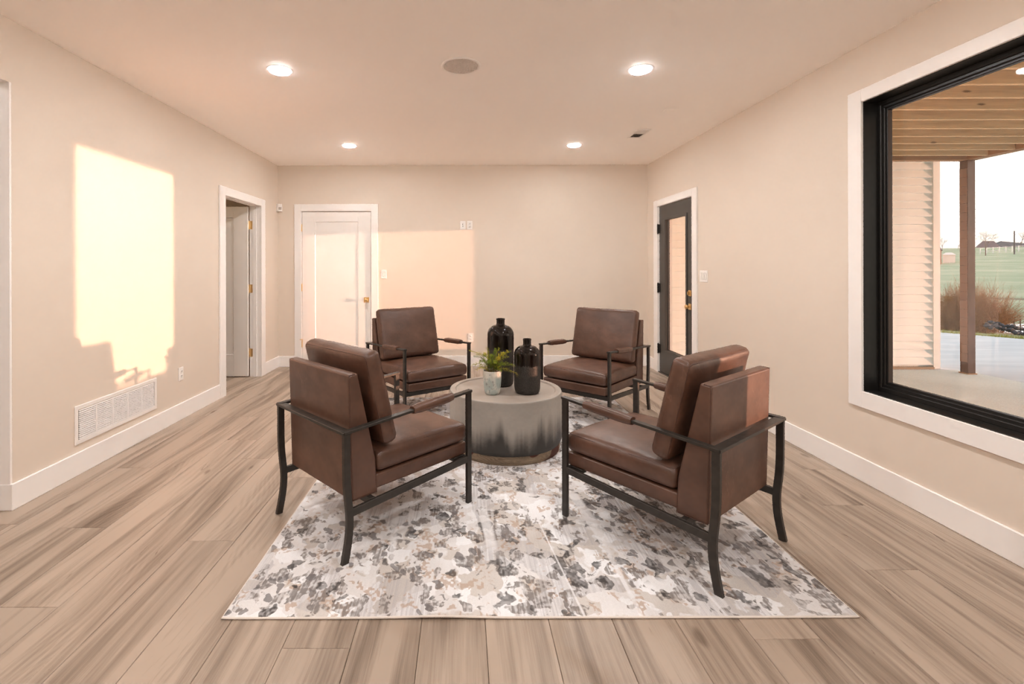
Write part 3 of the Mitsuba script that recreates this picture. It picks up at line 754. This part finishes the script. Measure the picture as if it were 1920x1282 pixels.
ARM_R, ARM_F = 0.578, 0.620
for s in (1, -1):
    x = s * CW
    part("leg", bx(x - 0.010, x + 0.010, CY - 0.016, CY + 0.016, -0.006, ARM_F, 0.0015), "bronze")
for s in (1, -1):
    path = spline([(-0.391, ARM_R + 0.001), (-0.390, 0.45), (-0.384, 0.30), (-0.375, 0.215), (-0.376, 0.14), (-0.388, 0.06), (-0.402, -0.006)], 26)
    part("leg", sweep_rect(path, 0.010, 0.0165).apply_translation((s * CW, 0, 0)), "bronze", 30)
for s in (1, -1):
    part("arm", sweep_rect([(-CY - 0.016, ARM_R + 0.005), (0, (ARM_R + ARM_F) / 2 + 0.004), (CY + 0.016, ARM_F + 0.005)], 0.0155, 0.0065).apply_translation((s * CW, 0, 0)), "bronze", 30)
part("back_rail", bx(-CW - 0.012, CW + 0.012, -0.412, -0.368, ARM_R - 0.004, ARM_R + 0.010, 0.002), "bronze")
for s in (1, -1):
    part("side_rail", sweep_rect([(-0.380, 0.217), (0, 0.233), (0.385, 0.249)], 0.0085, 0.0175).apply_translation((s * CW, 0, 0)), "bronze", 30)
part("cross_rail", bx(-CW, CW, 0.372, 0.392, 0.228, 0.262, 0.0015), "bronze")
part("cross_rail", bx(-CW, CW, -0.262, -0.236, 0.212, 0.246, 0.0015), "bronze")
for s in (1, -1):
    part("spacer", bx(s * 0.285 - 0.02, s * 0.285 + 0.02, 0.30, 0.376, 0.246, 0.266, 0.002), "bronze")
# seat base and back panel
part("seat_base", rounded_hull([(sx * 0.288, y, z) for sx in (-1, 1) for y in (-0.20, 0.391) for z in (0.276, 0.322)], 0.012), "leather", 35)
bp = [(-0.346, 0.816), (-0.318, 0.819), (-0.224, 0.416), (-0.213, 0.257), (-0.331, 0.257)]
part("back_panel", rounded_hull([(sx * 0.287, y, z) for sx in (-1, 1) for y, z in bp], 0.0115), "leather", 35)
seams = []
for s in (1, -1):
    loop = [(s * 0.2965, y, z) for y, z in bp]
    off = 0.0085
    c = np.mean(np.array(loop)[:, 1:], 0)
    P = []
    L2 = [(s * 0.2955, y + off * np.sign(y - c[0]), z + off * np.sign(z - c[1])) for _, y, z in loop]
    for a, b in zip(L2, L2[1:] + L2[:1]):
        n = max(1, int(np.linalg.norm(np.subtract(b, a)) / 0.03))
        P += [np.add(a, np.subtract(b, a) * i / n) for i in range(n)]
    seams.append(tube(P, 0.0022, closed=True, n=6))
for m in seams:
    part("back_panel__seam", m, "leather_piping", True)
# seat cushion
shw, shd, shh = 0.301, 0.301, 0.0475
MSt = trimesh.transformations.translation_matrix((0, 0.101, 0.389))
part("seat_cushion", cushion_mesh(shw, shd, shh, 0.024, 0.026, 0.004, 1).apply_transform(MSt), "leather", True)
for sg in (1, -1):
    part("seat_cushion__piping", welt(shw, shd, shh, 0.024, sg).apply_transform(MSt), "leather_piping", True)
# back cushion
bhw, bhl, bhh = 0.302, 0.231, 0.043
lean, nrm_ = np.array([0, -0.239, 0.971]), np.array([0, 0.971, 0.239])
MB = np.eye(4)
MB[:3, 0], MB[:3, 1], MB[:3, 2], MB[:3, 3] = (-1, 0, 0), lean, nrm_, (0, -0.1765, 0.689)
part("back_cushion", cushion_mesh(bhw, bhl, bhh, 0.024, 0.022, 0.006, 4, 0.003).apply_transform(MB), "leather", True)
for sg in (1, -1):
    part("back_cushion__piping", welt(bhw, bhl, bhh, 0.024, sg).apply_transform(MB), "leather_piping", True)
# leather pads wrapped around the arms
for s in (1, -1):
    n, m = 20, 18
    ys = np.linspace(-0.012, 0.262, n)
    th = np.arange(m) * 2 * math.pi / m
    V = []
    for i, y in enumerate(ys):
        u = i / (n - 1)
        e = 0.80 + 0.20 * min(1, min(u, 1 - u) / 0.14)
        z = ARM_R + (y + CY) / (2 * CY) * (ARM_F - ARM_R) + 0.005
        for a in th:
            ca, sa = math.cos(a), math.sin(a)
            V.append((s * CW + 0.0265 * e * np.sign(ca) * abs(ca) ** 0.75, y, z + 0.0225 * e * np.sign(sa) * abs(sa) ** 0.75))
    F = []
    for i in range(n - 1):
        for k in range(m):
            l = (k + 1) % m
            F += [[i * m + k, i * m + l, (i + 1) * m + l], [i * m + k, (i + 1) * m + l, (i + 1) * m + k]]
    for k in range(1, m - 1):
        F += [[0, k + 1, k], [(n - 1) * m, (n - 1) * m + k, (n - 1) * m + k + 1]]
    pm = trimesh.Trimesh(V, F, process=False)
    if pm.volume < 0:
        pm.invert()
    part("arm_pad", pm, "leather", 50)
    stitch = [(s * CW + s * 0.004, y, ARM_R + (y + CY) / (2 * CY) * (ARM_F - ARM_R) + 0.005 + 0.0225 * (0.80 + 0.20 * min(1, min(i / 19, 1 - i / 19) / 0.14))) for i, y in enumerate(ys)]
    part("arm_pad__seam", tube(stitch, 0.0016, n=5), "leather_piping", True)

chairs = [(-0.4841, 2.6577, 44.73, "brown leather armchair at the near left, its back and one side turned to the camera"),
          (1.0341, 2.4477, -37.74, "brown leather armchair at the near right, its back corner lit orange by the sun"),
          (-0.4460, 4.5597, 145.87, "brown leather armchair at the back left, facing the camera before the closed white door"),
          (1.2028, 4.4140, -136.99, "brown leather armchair at the back right, facing the camera beside the dark glazed door")]
for x, y, deg, lab in chairs:
    key = num("armchair")
    tag(key, lab, "armchair", "four matching armchairs around the drum table")
    M = T().translate([x, y, 0.0065]) @ T().rotate([0, 0, 1], -deg)
    names = {}
    for nm, pl in parts:
        head, *rest = nm.split("__")
        if not rest:
            names[head] = put(f"{key}__{head}", pl, None, to_world=M)
            if head in ("back_panel", "seat_base", "seat_cushion", "back_cushion", "arm_pad"):
                tag(names[head], {"arm_pad": "brown leather wrap around the metal arm"}.get(head, "brown leather " + head.replace("_", " ")))
            elif head == "leg":
                tag(names[head], "dark bronze metal leg")
        else:
            put(f"{names[head]}__{rest[0]}", pl, None, to_world=M)

# ------------------------------------------------------------------ drum table and what stands on it
TX, TY, TZ, TR = 0.306, 3.585, 0.430, 0.412
tag("drum_table", "round grey concrete drum coffee table with a dark drip glaze and a wooden foot ring", "coffee table")
prof = [(0.0, 0.070), (TR - 0.012, 0.070), (TR - 0.004, 0.085), (TR, 0.10), (TR, TZ - 0.012), (TR - 0.004, TZ - 0.003), (TR - 0.010, TZ)]
put("drum_table__body", lathe(prof, 96, (TX, TY, 0)), "drum_concrete", smooth=35)
topp = [(TR - 0.010, TZ - 0.0005), (TR - 0.010, TZ), (TR - 0.040, TZ + 0.0005), (TR - 0.044, TZ - 0.001), (TR - 0.050, TZ - 0.008), (TR - 0.056, TZ - 0.010), (0.15, TZ - 0.010), (0, TZ - 0.010)]
put("drum_table__top", lathe(topp, 96, (TX, TY, 0)), "drum_top", smooth=25)
k = put("drum_table__plinth", lathe(round_profile([(0, 0.009), (TR - 0.020, 0.009), (TR - 0.014, 0.030), (TR - 0.018, 0.072), (0, 0.072)], 0.004), 96, (TX, TY, 0)), "plinth_wood", smooth=35); tag(k, "weathered wooden foot ring")
TZ -= 0.010

def vase(key, mat, cx, cy, r, rn, zt, zn, zsh, label):
    tag(key, label, "vase")
    zb = TZ
    outer = [(0, zb), (r * 0.80, zb), (r * 0.93, zb + 0.012), (r * 0.985, zb + 0.035), (r, zb + 0.07), (r, zsh - 0.02)]
    for t in np.linspace(0, math.pi / 2, 12):
        outer.append((rn * 1.15 + (r - rn * 1.15) * math.cos(t) ** 1.12, zsh - 0.02 + (zn - zsh + 0.018) * math.sin(t)))
    outer += [(rn * 1.02, zn + 0.005), (rn, zn + 0.012), (rn, zt - 0.010), (rn * 1.07, zt - 0.005), (rn * 1.06, zt), (rn * 0.92, zt + 0.001), (rn * 0.80, zt - 0.003), (rn * 0.78, zn + 0.01), (rn * 0.78, zn - 0.03), (0, zn - 0.03)]
    put(key + "__body", lathe(outer, 72, (cx, cy, 0)), mat, smooth=40)
    k = put(key + "__rim", lathe([(rn * 0.94, zt - 0.008), (rn * 1.09, zt - 0.007), (rn * 1.11, zt - 0.002), (rn * 1.03, zt + 0.002), (rn * 0.92, zt + 0.0018), (rn * 0.88, zt - 0.006)], 48, (cx, cy, 0)), mat, smooth=60)
vase("tall_vase", "vase_tall_glaze", 0.282, 3.715, 0.1015, 0.031, 0.928, 0.882, 0.828, "tall black bottle vase, glossy above and matte below, behind the fern pot")
vase("short_vase", "vase_short_glaze", 0.4553, 3.480, 0.0935, 0.028, 0.806, 0.762, 0.718, "shorter black bottle vase, glossy above and speckled below, right of the fern pot")
PXc, PYc = 0.2020, 3.450
tag("plant_pot", "small pale crackled ceramic pot holding the fern on the drum table", "plant pot")
pp = round_profile([(0, TZ), (0.046, TZ), (0.056, TZ + 0.02), (0.064, TZ + 0.09), (0.0665, TZ + 0.166), (0.064, TZ + 0.169), (0.0600, TZ + 0.166), (0.0585, TZ + 0.145), (0, TZ + 0.145)], 0.010, 5)
pp[:, 0] = np.maximum(pp[:, 0], 0)
put("plant_pot__body", lathe(pp, 56, (PXc, PYc, 0)), "pot_ceramic", smooth=40)
peb = [trimesh.creation.icosphere(subdivisions=1, radius=1).apply_scale((random.uniform(.004, .008), random.uniform(.004, .007), .004)).apply_translation((PXc + a * math.cos(b), PYc + a * math.sin(b), TZ + 0.148 + random.uniform(0, .004))) for a, b in [(0.056 * math.sqrt(random.random()), random.random() * 6.283) for _ in range(110)]]
k = put("plant_pot__pebbles", cat(peb), "pebble", smooth=True); tag(k, "reddish pebbles on the soil", kind="stuff")

tag("fern_plant", "feathery yellow green foxtail fern arching out of the pale pot", "plant")
frng = random.Random(5)
z0 = TZ + 0.146
tips = [(-0.165, 0.02, 0.160), (-0.150, -0.03, 0.060), (-0.120, -0.05, 0.035), (-0.10, 0.03, 0.14), (-0.06, -0.04, 0.15), (-0.04, 0.05, 0.175), (-0.01, -0.05, 0.14), (0.02, -0.02, 0.18), (0.05, 0.03, 0.175), (0.075, -0.05, 0.155),
        (0.11, -0.04, 0.165), (0.135, -0.02, 0.16), (0.15, -0.09, 0.07), (0.18, -0.06, -0.005), (0.09, -0.08, 0.075), (0.06, -0.07, 0.03), (-0.03, -0.08, 0.10), (-0.06, 0.07, 0.12), (0.03, 0.08, 0.15), (0.09, 0.06, 0.13), (0.02, -0.08, 0.095), (-0.09, -0.07, 0.10), (0.045, -0.05, 0.12), (-0.13, 0.05, 0.115), (0.0, 0.02, 0.13), (0.12, 0.03, 0.115)]
for i, (dx, dy, dz) in enumerate(tips):
    a = np.array([PXc + dx * 0.12 + frng.uniform(-.015, .015), PYc + dy * 0.12 + frng.uniform(-.015, .015), z0])
    b = np.array([PXc + dx, PYc + dy, z0 + dz])
    mid = (a + b) / 2 + np.array([-dx * 0.12, -dy * 0.12, 0.045 + 0.18 * math.hypot(dx, dy)])
    t = np.linspace(0, 1, 16)[:, None]
    path = (1 - t) ** 2 * a + 2 * t * (1 - t) * mid + t * t * b
    fk = put("fern_plant__frond", tube(path, np.linspace(0.0016, 0.0006, 16), n=4), "fern_stem")
    V, F = [], []
    nleaf = 74
    for j in range(nleaf):
        u = 0.14 + 0.86 * j / nleaf
        c = (1 - u) ** 2 * a + 2 * u * (1 - u) * mid + u * u * b
        tg = 2 * (1 - u) * (mid - a) + 2 * u * (b - mid)
        tg /= np.linalg.norm(tg)
        w = np.array([frng.gauss(0, 1), frng.gauss(0, 1), frng.gauss(0, 1)])
        w -= tg * (w @ tg); w /= np.linalg.norm(w)
        d = w * 0.9 + tg * 0.45
        ln = 0.024 * (0.55 + 0.45 * math.sin(math.pi * min(1, u * 1.02))) * frng.uniform(0.75, 1.15)
        sd = np.cross(d, tg); sd /= np.linalg.norm(sd); sd *= 0.0024
        o = len(V)
        V += [c - sd * 0.5, c + d * ln * 0.5 + sd, c + d * ln, c + d * ln * 0.5 - sd]
        F += [[o, o + 1, o + 2], [o, o + 2, o + 3]]
    k = put(fk + "__leaves", trimesh.Trimesh(V, F, process=False), "fern_leaf_light" if frng.random() < 0.5 else "fern_leaf"); tag(k, "tiny needle leaves", kind="stuff")

# ------------------------------------------------------------------ outdoors: covered patio
GZ = -0.135
put("patio", cat([bx(XR + WR, 7.0, -3.0, 6.78, GZ - 0.12, GZ, 0.006)]), "patio_concrete")
tag("patio", "pale concrete patio slab under the deck", kind="structure")
pd = [(7.006, -3.0), (16.0, -3.0), (14.0, 5.4), (10.5, 10.68), (8.8, 12.9), (2.9, 12.9), (2.9, 6.786), (7.006, 6.786)]
from shapely.geometry import Polygon
put("driveway", trimesh.creation.extrude_polygon(Polygon(pd), 0.12, engine="earcut").apply_translation((0, 0, GZ - 0.122)), "drive_concrete")
tag("driveway", "bluish grey concrete drive beyond the patio", kind="structure")
SY, SX1 = 6.86, 6.75
put("wall_exterior", bx(XR + WR - 0.01, SX1, SY + 0.03, SY + 0.2, GZ - 0.2, 3.02), "vinyl_siding")
tag("wall_exterior", "cream lap siding wall of the house beyond the patio", kind="structure")
EXPO = 0.111
nlap = 28
lap_x1 = SX1 - 0.085
for i in range(nlap):
    zb = GZ + 0.055 + i * EXPO
    zt = zb + EXPO + 0.006
    put("wall_exterior__lap_board", hull([(x, y, z) for x in (XR + WR, lap_x1) for y, z in ((SY - 0.009, zb), (SY + 0.014, zb), (SY - 0.010, zb + 0.008), (SY + 0.018, zt), (SY + 0.030, zt), (SY + 0.030, zb))]), "vinyl_siding")
k = put("wall_exterior__corner_trim", cat([bx(lap_x1 - 0.004, SX1 + 0.012, SY - 0.014, SY + 0.035, GZ, 3.0, 0.003), bx(SX1 - 0.02, SX1 + 0.012, SY, SY + 0.2, GZ, 3.0, 0.003)]), "vinyl_trim"); tag(k, "cream corner trim")
k = put("wall_exterior__gravel_strip", bx(XR + WR, lap_x1, SY - 0.03, SY + 0.02, GZ - 0.02, GZ + 0.03, 0.004), "gravel"); tag(k, "brown strip of footing")

tag("deck", "timber deck over the patio, seen from below through the window", "deck")
ZB, JH = 2.758, 0.235
for i in range(21):
    y = 6.245 - 0.3055 * i
    put("deck__joist", bx(XR + WR + 0.003, 6.83, y, y + 0.038, ZB, ZB + JH, 0.002), "deck_lumber")
k = put("deck__beam", bx(6.79, 6.93, -0.2, 6.62, ZB - 0.005, ZB + JH, 0.003), "beam_lumber"); tag(k, "outer beam")
k = put("deck__beam", bx(XR + WR + 0.003, 6.93, 6.50, 6.60, ZB - 0.005, ZB + JH, 0.003), "beam_lumber"); tag(k, "end beam")
put("deck__ledger", bx(XR + WR + 0.003, XR + WR + 0.04, -0.2, 6.49, ZB - 0.01, ZB + JH, 0.002), "deck_lumber")
for i in range(30):
    x = XR + WR + 0.005 + i * 0.146
    put("deck__deck_board", bx(x, x + 0.140, -0.2, 6.75, ZB + JH + 0.001, ZB + JH + 0.03), "deck_lumber")

PX, PY, PS = 6.837, 6.550, 0.105
tag("porch_post", "square brown post holding up the deck corner", "post")
put("porch_post__shaft", bx(PX - PS / 2, PX + PS / 2, PY - PS / 2, PY + PS / 2, GZ + 0.012, ZB - 0.004, 0.004), "post_brown")
k = put("porch_post__base_plate", bx(PX - PS / 2 - 0.012, PX + PS / 2 + 0.012, PY - PS / 2 - 0.012, PY + PS / 2 + 0.012, GZ, GZ + 0.014, 0.003), "beam_lumber")
for i in range(23):
    zb = GZ + 0.16 + i * 0.119
    if zb + 0.117 < ZB - 0.01:
        k = put("porch_post__siding_reflection", bx(PX - PS / 2 - 0.004, PX - PS / 2 + 0.002, PY - PS / 2 + 0.004, PY + PS / 2 - 0.004, zb, zb + 0.1165, 0.001), "post_reflection")  # thin strips imitate the siding reflected in the left face

# ------------------------------------------------------------------ outdoors: land
def land(x, y):
    s = (x + y) * 0.5
    z = np.interp(s, [0, 11.4, 13, 15.5, 22, 25, 30, 33, 36, 60, 85, 100, 130, 400], [-0.28, -0.28, -0.40, -1.05, -1.15, -0.85, -0.66, -0.55, -0.30, 1.45, 3.15, 5.0, 5.15, 2.5])
    m = np.clip((y / np.maximum(np.abs(x), 1e-6) - 0.15) / 0.35, 0, 1) * (x > 0)
    m = m * m * (3 - 2 * m)
    return -0.28 + (z + 0.28) * m
g1 = np.concatenate([[-300, -120, -50, -20, -8], np.arange(0, 40, 1.0), np.arange(40, 130, 4.0), [140, 170, 220, 300]])
g2 = np.concatenate([[-300, -120, -50, -20, -8], np.arange(0, 40, 1.0), np.arange(40, 130, 4.0), [140, 170, 220, 300]])
X, Y = np.meshgrid(g1, g2)
V = np.stack([X, Y, land(X, Y)], -1).reshape(-1, 3)
nx, ny = len(g1), len(g2)
idx = np.arange(nx * ny).reshape(ny, nx)
F = np.vstack([np.stack([idx[:-1, :-1], idx[:-1, 1:], idx[1:, 1:]], -1).reshape(-1, 3), np.stack([idx[:-1, :-1], idx[1:, 1:], idx[1:, :-1]], -1).reshape(-1, 3)])
put("ground", trimesh.Trimesh(V, F, process=False), "hill_grass", smooth=True)
tag("ground", "grassy land rising to a green hill behind the house", kind="structure")

def at(px, Yd, py=None, z=None):
    u = (px - 869.5) / 905.0
    return u * Yd, Yd, (CAM_H - (py - 501 + math.tan(ROLL) * (px - 869.5)) / 905.0 * Yd) if py is not None else z

put("pond", trimesh.Trimesh([(13.8, 14.2, -0.93), (30, 8, -0.93), (34, 15.5, -0.93), (19.6, 19.3, -0.93)], [[0, 1, 2], [0, 2, 3]], process=False), "pond_water")
tag("pond", "pale strip of pond below the hill", "pond", kind="structure")

# grass edge of the drive
gr = random.Random(3)
V, F = [], []
A0, A1 = np.array([8.9, 12.75]), np.array([12.6, 7.5])
nrm2 = np.array([0.82, 0.58])
for i in range(5200):
    t, o = gr.random(), gr.random() ** 1.4
    p = A0 + (A1 - A0) * t + nrm2 * (0.03 + 0.55 * o)
    h, a = gr.uniform(0.06, 0.15) * (1 - 0.3 * o), gr.random() * 6.283
    lean_ = np.array([gr.gauss(0, .05), gr.gauss(0, .05)])
    w = 0.006
    k = len(V)
    V += [(p[0] - w * math.cos(a), p[1] - w * math.sin(a), -0.20), (p[0] + w * math.cos(a), p[1] + w * math.sin(a), -0.20), (p[0] + lean_[0], p[1] + lean_[1], -0.19 + h)]
    F.append([k, k + 1, k + 2])
scene["grass_two_sided"] = {"type": "twosided", "b": {"type": "diffuse", "reflectance": {"type": "rgb", "value": [0.34, 0.345, 0.10]}}}
bank = hull([(*(A0 + nrm2 * o), z) for o, z in ((0.0, -0.30), (0.05, -0.19), (0.7, -0.21), (0.9, -0.34))] + [(*(A1 + nrm2 * o), z) for o, z in ((0.0, -0.30), (0.05, -0.19), (0.7, -0.21), (0.9, -0.34))])
put("grass_edge", cat([trimesh.Trimesh(V, F, process=False), bank]), "grass_two_sided")
tag("grass_edge", "strip of short yellow green grass along the edge of the drive", "grass", kind="stuff")

# brown bush
def twig_mass(cx, cy, cz, w, h, n, seed):
    r = random.Random(seed)
    V, F = [], []
    for i in range(n):
        a = r.random() * 6.283
        e = r.random() ** 0.6
        base = np.array([cx + 0.25 * w * r.gauss(0, .5), cy + 0.25 * w * r.gauss(0, .5), cz])
        tip = base + np.array([math.cos(a) * w * 0.5 * e, math.sin(a) * w * 0.5 * e, h * (1 - 0.55 * e * e) * r.uniform(0.55, 1.05)])
        for b in range(3):
            p0 = base + (tip - base) * (0.0 if b == 0 else r.uniform(0.3, 0.8))
            p1 = tip if b == 0 else p0 + (tip - base) * r.uniform(.2, .4) + np.array([r.gauss(0, .11), r.gauss(0, .11), r.gauss(0, .07)])
            d = p1 - p0
            sd = np.cross(d, [r.gauss(0, 1), r.gauss(0, 1), r.gauss(0, 1)]); sd /= np.linalg.norm(sd) + 1e-9
            sd2 = np.cross(d, sd); sd2 /= np.linalg.norm(sd2) + 1e-9
            rr = 0.0055 if b == 0 else 0.0040
            k = len(V)
            V += [p0 + sd * rr, p0 - sd * rr * 0.5 + sd2 * rr * 0.87, p0 - sd * rr * 0.5 - sd2 * rr * 0.87, p1]
            F += [[k, k + 1, k + 3], [k + 1, k + 2, k + 3], [k + 2, k, k + 3]]
    return trimesh.Trimesh(V, F, process=False)
bxx, byy, _ = at(1812, 13.7, z=0)
put("bush", twig_mass(bxx, byy, -0.55, 2.05, 1.50, 2600, 4), "twig")
tag("bush", "rounded brown twiggy bush behind the porch post", "bush")

# rocks on the bank
rr = random.Random(8)
rock_spots = []
for i in range(44):
    px = 1852 + 86 * (i % 22) / 21 + rr.uniform(-3, 3)
    py = 605 + 0.20 * (px - 1852) + (7 if i >= 22 else 0) + rr.uniform(-3, 2)
    rock_spots.append((px, py, 11.9 - (i >= 22) * 0.45 + rr.uniform(-0.15, 0.15)))
for px, py, Yd in rock_spots:
    x, y, z = at(px, Yd, py)
    s = rr.uniform(0.032, 0.058)
    m = trimesh.creation.icosphere(subdivisions=2, radius=s)
    off = rr.uniform(0, 50)
    m.vertices *= np.array([rr.uniform(0.9, 1.5), 1.0, rr.uniform(0.6, 0.9)]) * (0.70 + 0.65 * meshkit.noise(m.vertices / s * 1.3 + off, 2)[:, None])
    k = put("bank_rock", m.apply_translation((x, y, max(z, -0.9))), "rock", smooth=25)
    tag(k, "dark grey rock in the heap between the grass edge and the pond", "rock", "rocks on the pond bank")
bank2 = []
for px in (1866, 1890, 1915, 1938):
    bank2.append(at(px, 12.1, 620))
put("rock_bank", hull([(x - 0.2, y - 0.4, -0.6) for x, y, z in bank2] + [(x + 0.3, y + 0.5, -1.0) for x, y, z in bank2] + [(x, y, z - 0.05) for x, y, z in bank2]), "gravel")
tag("rock_bank", "earth bank under the rocks by the pond", kind="structure")
for px, py0, py1, lab in ((1901, 612, 596, "thin dark stake at the pond edge, the thicker one"), (1913, 618, 597, "thin dark stake at the pond edge, nearer the window frame")):
    x, y, zb = at(px, 13.0, py0); _, _, zt = at(px, 13.0, py1)
    k = put("stake", tube([(x, y, zb - 0.2), (x, y, zt)], 0.012, n=6), "stake")
    tag(k, lab, "stake")

# far hilltop: fence, houses, trees, pole, mountain
tag("far_fence", "low white rail fence across the hilltop", "fence")
fx = [at(px, 84.0) for px in range(1838, 1990, 12)]
for x, y, _ in fx:
    z = float(land(np.array(x), np.array(y)))
    put("far_fence__post", bx(x - .05, x + .05, y - .05, y + .05, z - 0.1, z + 1.05), "fence_white")
for dz in (0.45, 0.95):
    put("far_fence__rail", tube([(x, y, float(land(np.array(x), np.array(y))) + dz) for x, y, _ in fx], 0.035, n=4), "fence_white")

def hip_house(key, px0, px1, Yd, zb, wall_h, roof_h, wmat, label, rmat="roof_far"):
    x0, x1 = at(px0, Yd)[0], at(px1, Yd)[0]
    tag(key, label, "house")
    def pt(x, dep, z):
        k = (Yd + dep) / Yd
        return (x * k, Yd + dep, z)
    w, dpt = x1 - x0, min(9.0, (x1 - x0) * 1.2)
    e = min(0.5, 0.06 * w)
    put(key + "__wall", hull([pt(x, d, z) for x in (x0 + e, x1 - e) for d in (e, dpt) for z in (zb - 1.5, zb + wall_h)]), wmat)
    r = min(w * 0.3, 4.5)
    put(key + "__roof", hull([pt(x, d, zb + wall_h) for x in (x0, x1) for d in (0, dpt + e)] + [pt(x0 + r, dpt / 2, zb + wall_h + roof_h), pt(x1 - r, dpt / 2, zb + wall_h + roof_h)]), rmat)
    for i in range(3 if wall_h > 0.6 else 0):
        xm = x0 + w * (0.25 + 0.25 * i)
        ww = min(0.5, w * 0.06)
        put(key + "__window", bx(xm - ww, xm + ww, Yd + e - .06, Yd + e + .05, zb + 0.15, zb + wall_h * 0.8), "vent_dark")
hip_house("far_house", 1826, 1880, 100, 3.9, 1.0, 1.75, "wall_far", "low dark roofed house on the hilltop right of the porch post")
hip_house("far_barn", 1740, 1767, 62, 2.2, 1.15, 0.9, "wall_far", "small brown building on the hill at the corner of the siding")
hip_house("far_shed", 1766, 1793, 64, 2.30, 0.50, 0.35, "wall_pale", "long low pale shed on the hill left of the porch post", "wall_pale")
mpts = [(1850, 465), (1868, 455), (1876, 452), (1890, 455), (1905, 458), (1922, 456), (1950, 462), (1990, 470)]
mv = []
for px, py in mpts:
    x, y, z = at(px, 240.0, py)
    mv += [(x, y, z), (x * 1.2, y * 1.2, z), (x * 0.9, y * 0.9, 0)]
put("far_ridge", hull(mv), "mountain")
tag("far_ridge", "dark wooded ridge on the horizon", kind="structure")

def bare_tree(key, px, py0, py1, Yd, seed, label, spread=0.55):
    x, y, zb = at(px, Yd, py0); zt = at(px, Yd, py1)[2]
    h = zt - zb
    r = random.Random(seed)
    ms = []
    def grow(p, d, L, rad, lev):
        q = p + d * L
        ms.append((p, q, rad, rad * 0.65))
        if lev == 0:
            return
        for _ in range(3 if lev > 2 else 4):
            nd = d + np.array([r.gauss(0, spread), r.gauss(0, spread * .6), r.gauss(0.10, .3)])
            nd /= np.linalg.norm(nd)
            grow(p + (q - p) * r.uniform(0.55, 1.0), nd, L * r.uniform(0.55, 0.78), rad * 0.55, lev - 1)
    grow(np.array([x, y, zb - 0.4]), np.array([0, 0, 1.0]), h * 0.34 + 0.4, h * 0.017, 5)
    V, F = [], []
    for p, q, r0, r1 in ms:
        d = q - p
        a = np.cross(d, [0.3, 0.9, 0.2]); a /= np.linalg.norm(a); b = np.cross(d, a); b /= np.linalg.norm(b)
        k = len(V)
        for c, rad in ((p, r0), (q, r1)):
            for t in (0, 2.094, 4.189):
                V.append(c + rad * (math.cos(t) * a + math.sin(t) * b))
        for i in range(3):
            j = (i + 1) % 3
            F += [[k + i, k + j, k + 3 + j], [k + i, k + 3 + j, k + 3 + i]]
    tag(key, label, "tree")
    put(key + "__trunk", trimesh.Trimesh(V[:6], F[:6], process=False), "bark")
    put(key + "__branches", trimesh.Trimesh(V[6:], np.array(F[6:]) - 6, process=False), "bark")
bare_tree("bare_tree", 1848, 475, 420, 80, 21, "bare tree just right of the porch post, before the dark roofed house")
bare_tree(num("bare_tree"), 1767, 470, 440, 95, 22, "bare tree between the siding corner and the porch post, left one")
bare_tree(num("bare_tree"), 1797, 470, 442, 95, 23, "bare tree close to the left side of the porch post")
bare_tree(num("bare_tree"), 1914, 466, 430, 95, 24, "bare tree right of the utility pole at the window edge")
x, y, zb = at(1902, 80, 473); zt = at(1902, 80, 433)[2]
put("utility_pole", tube([(x, y, zb - 0.5), (x, y, zt)], [0.10, 0.075], n=8), "pole_grey")
tag("utility_pole", "plain dark utility pole on the hilltop", "pole")
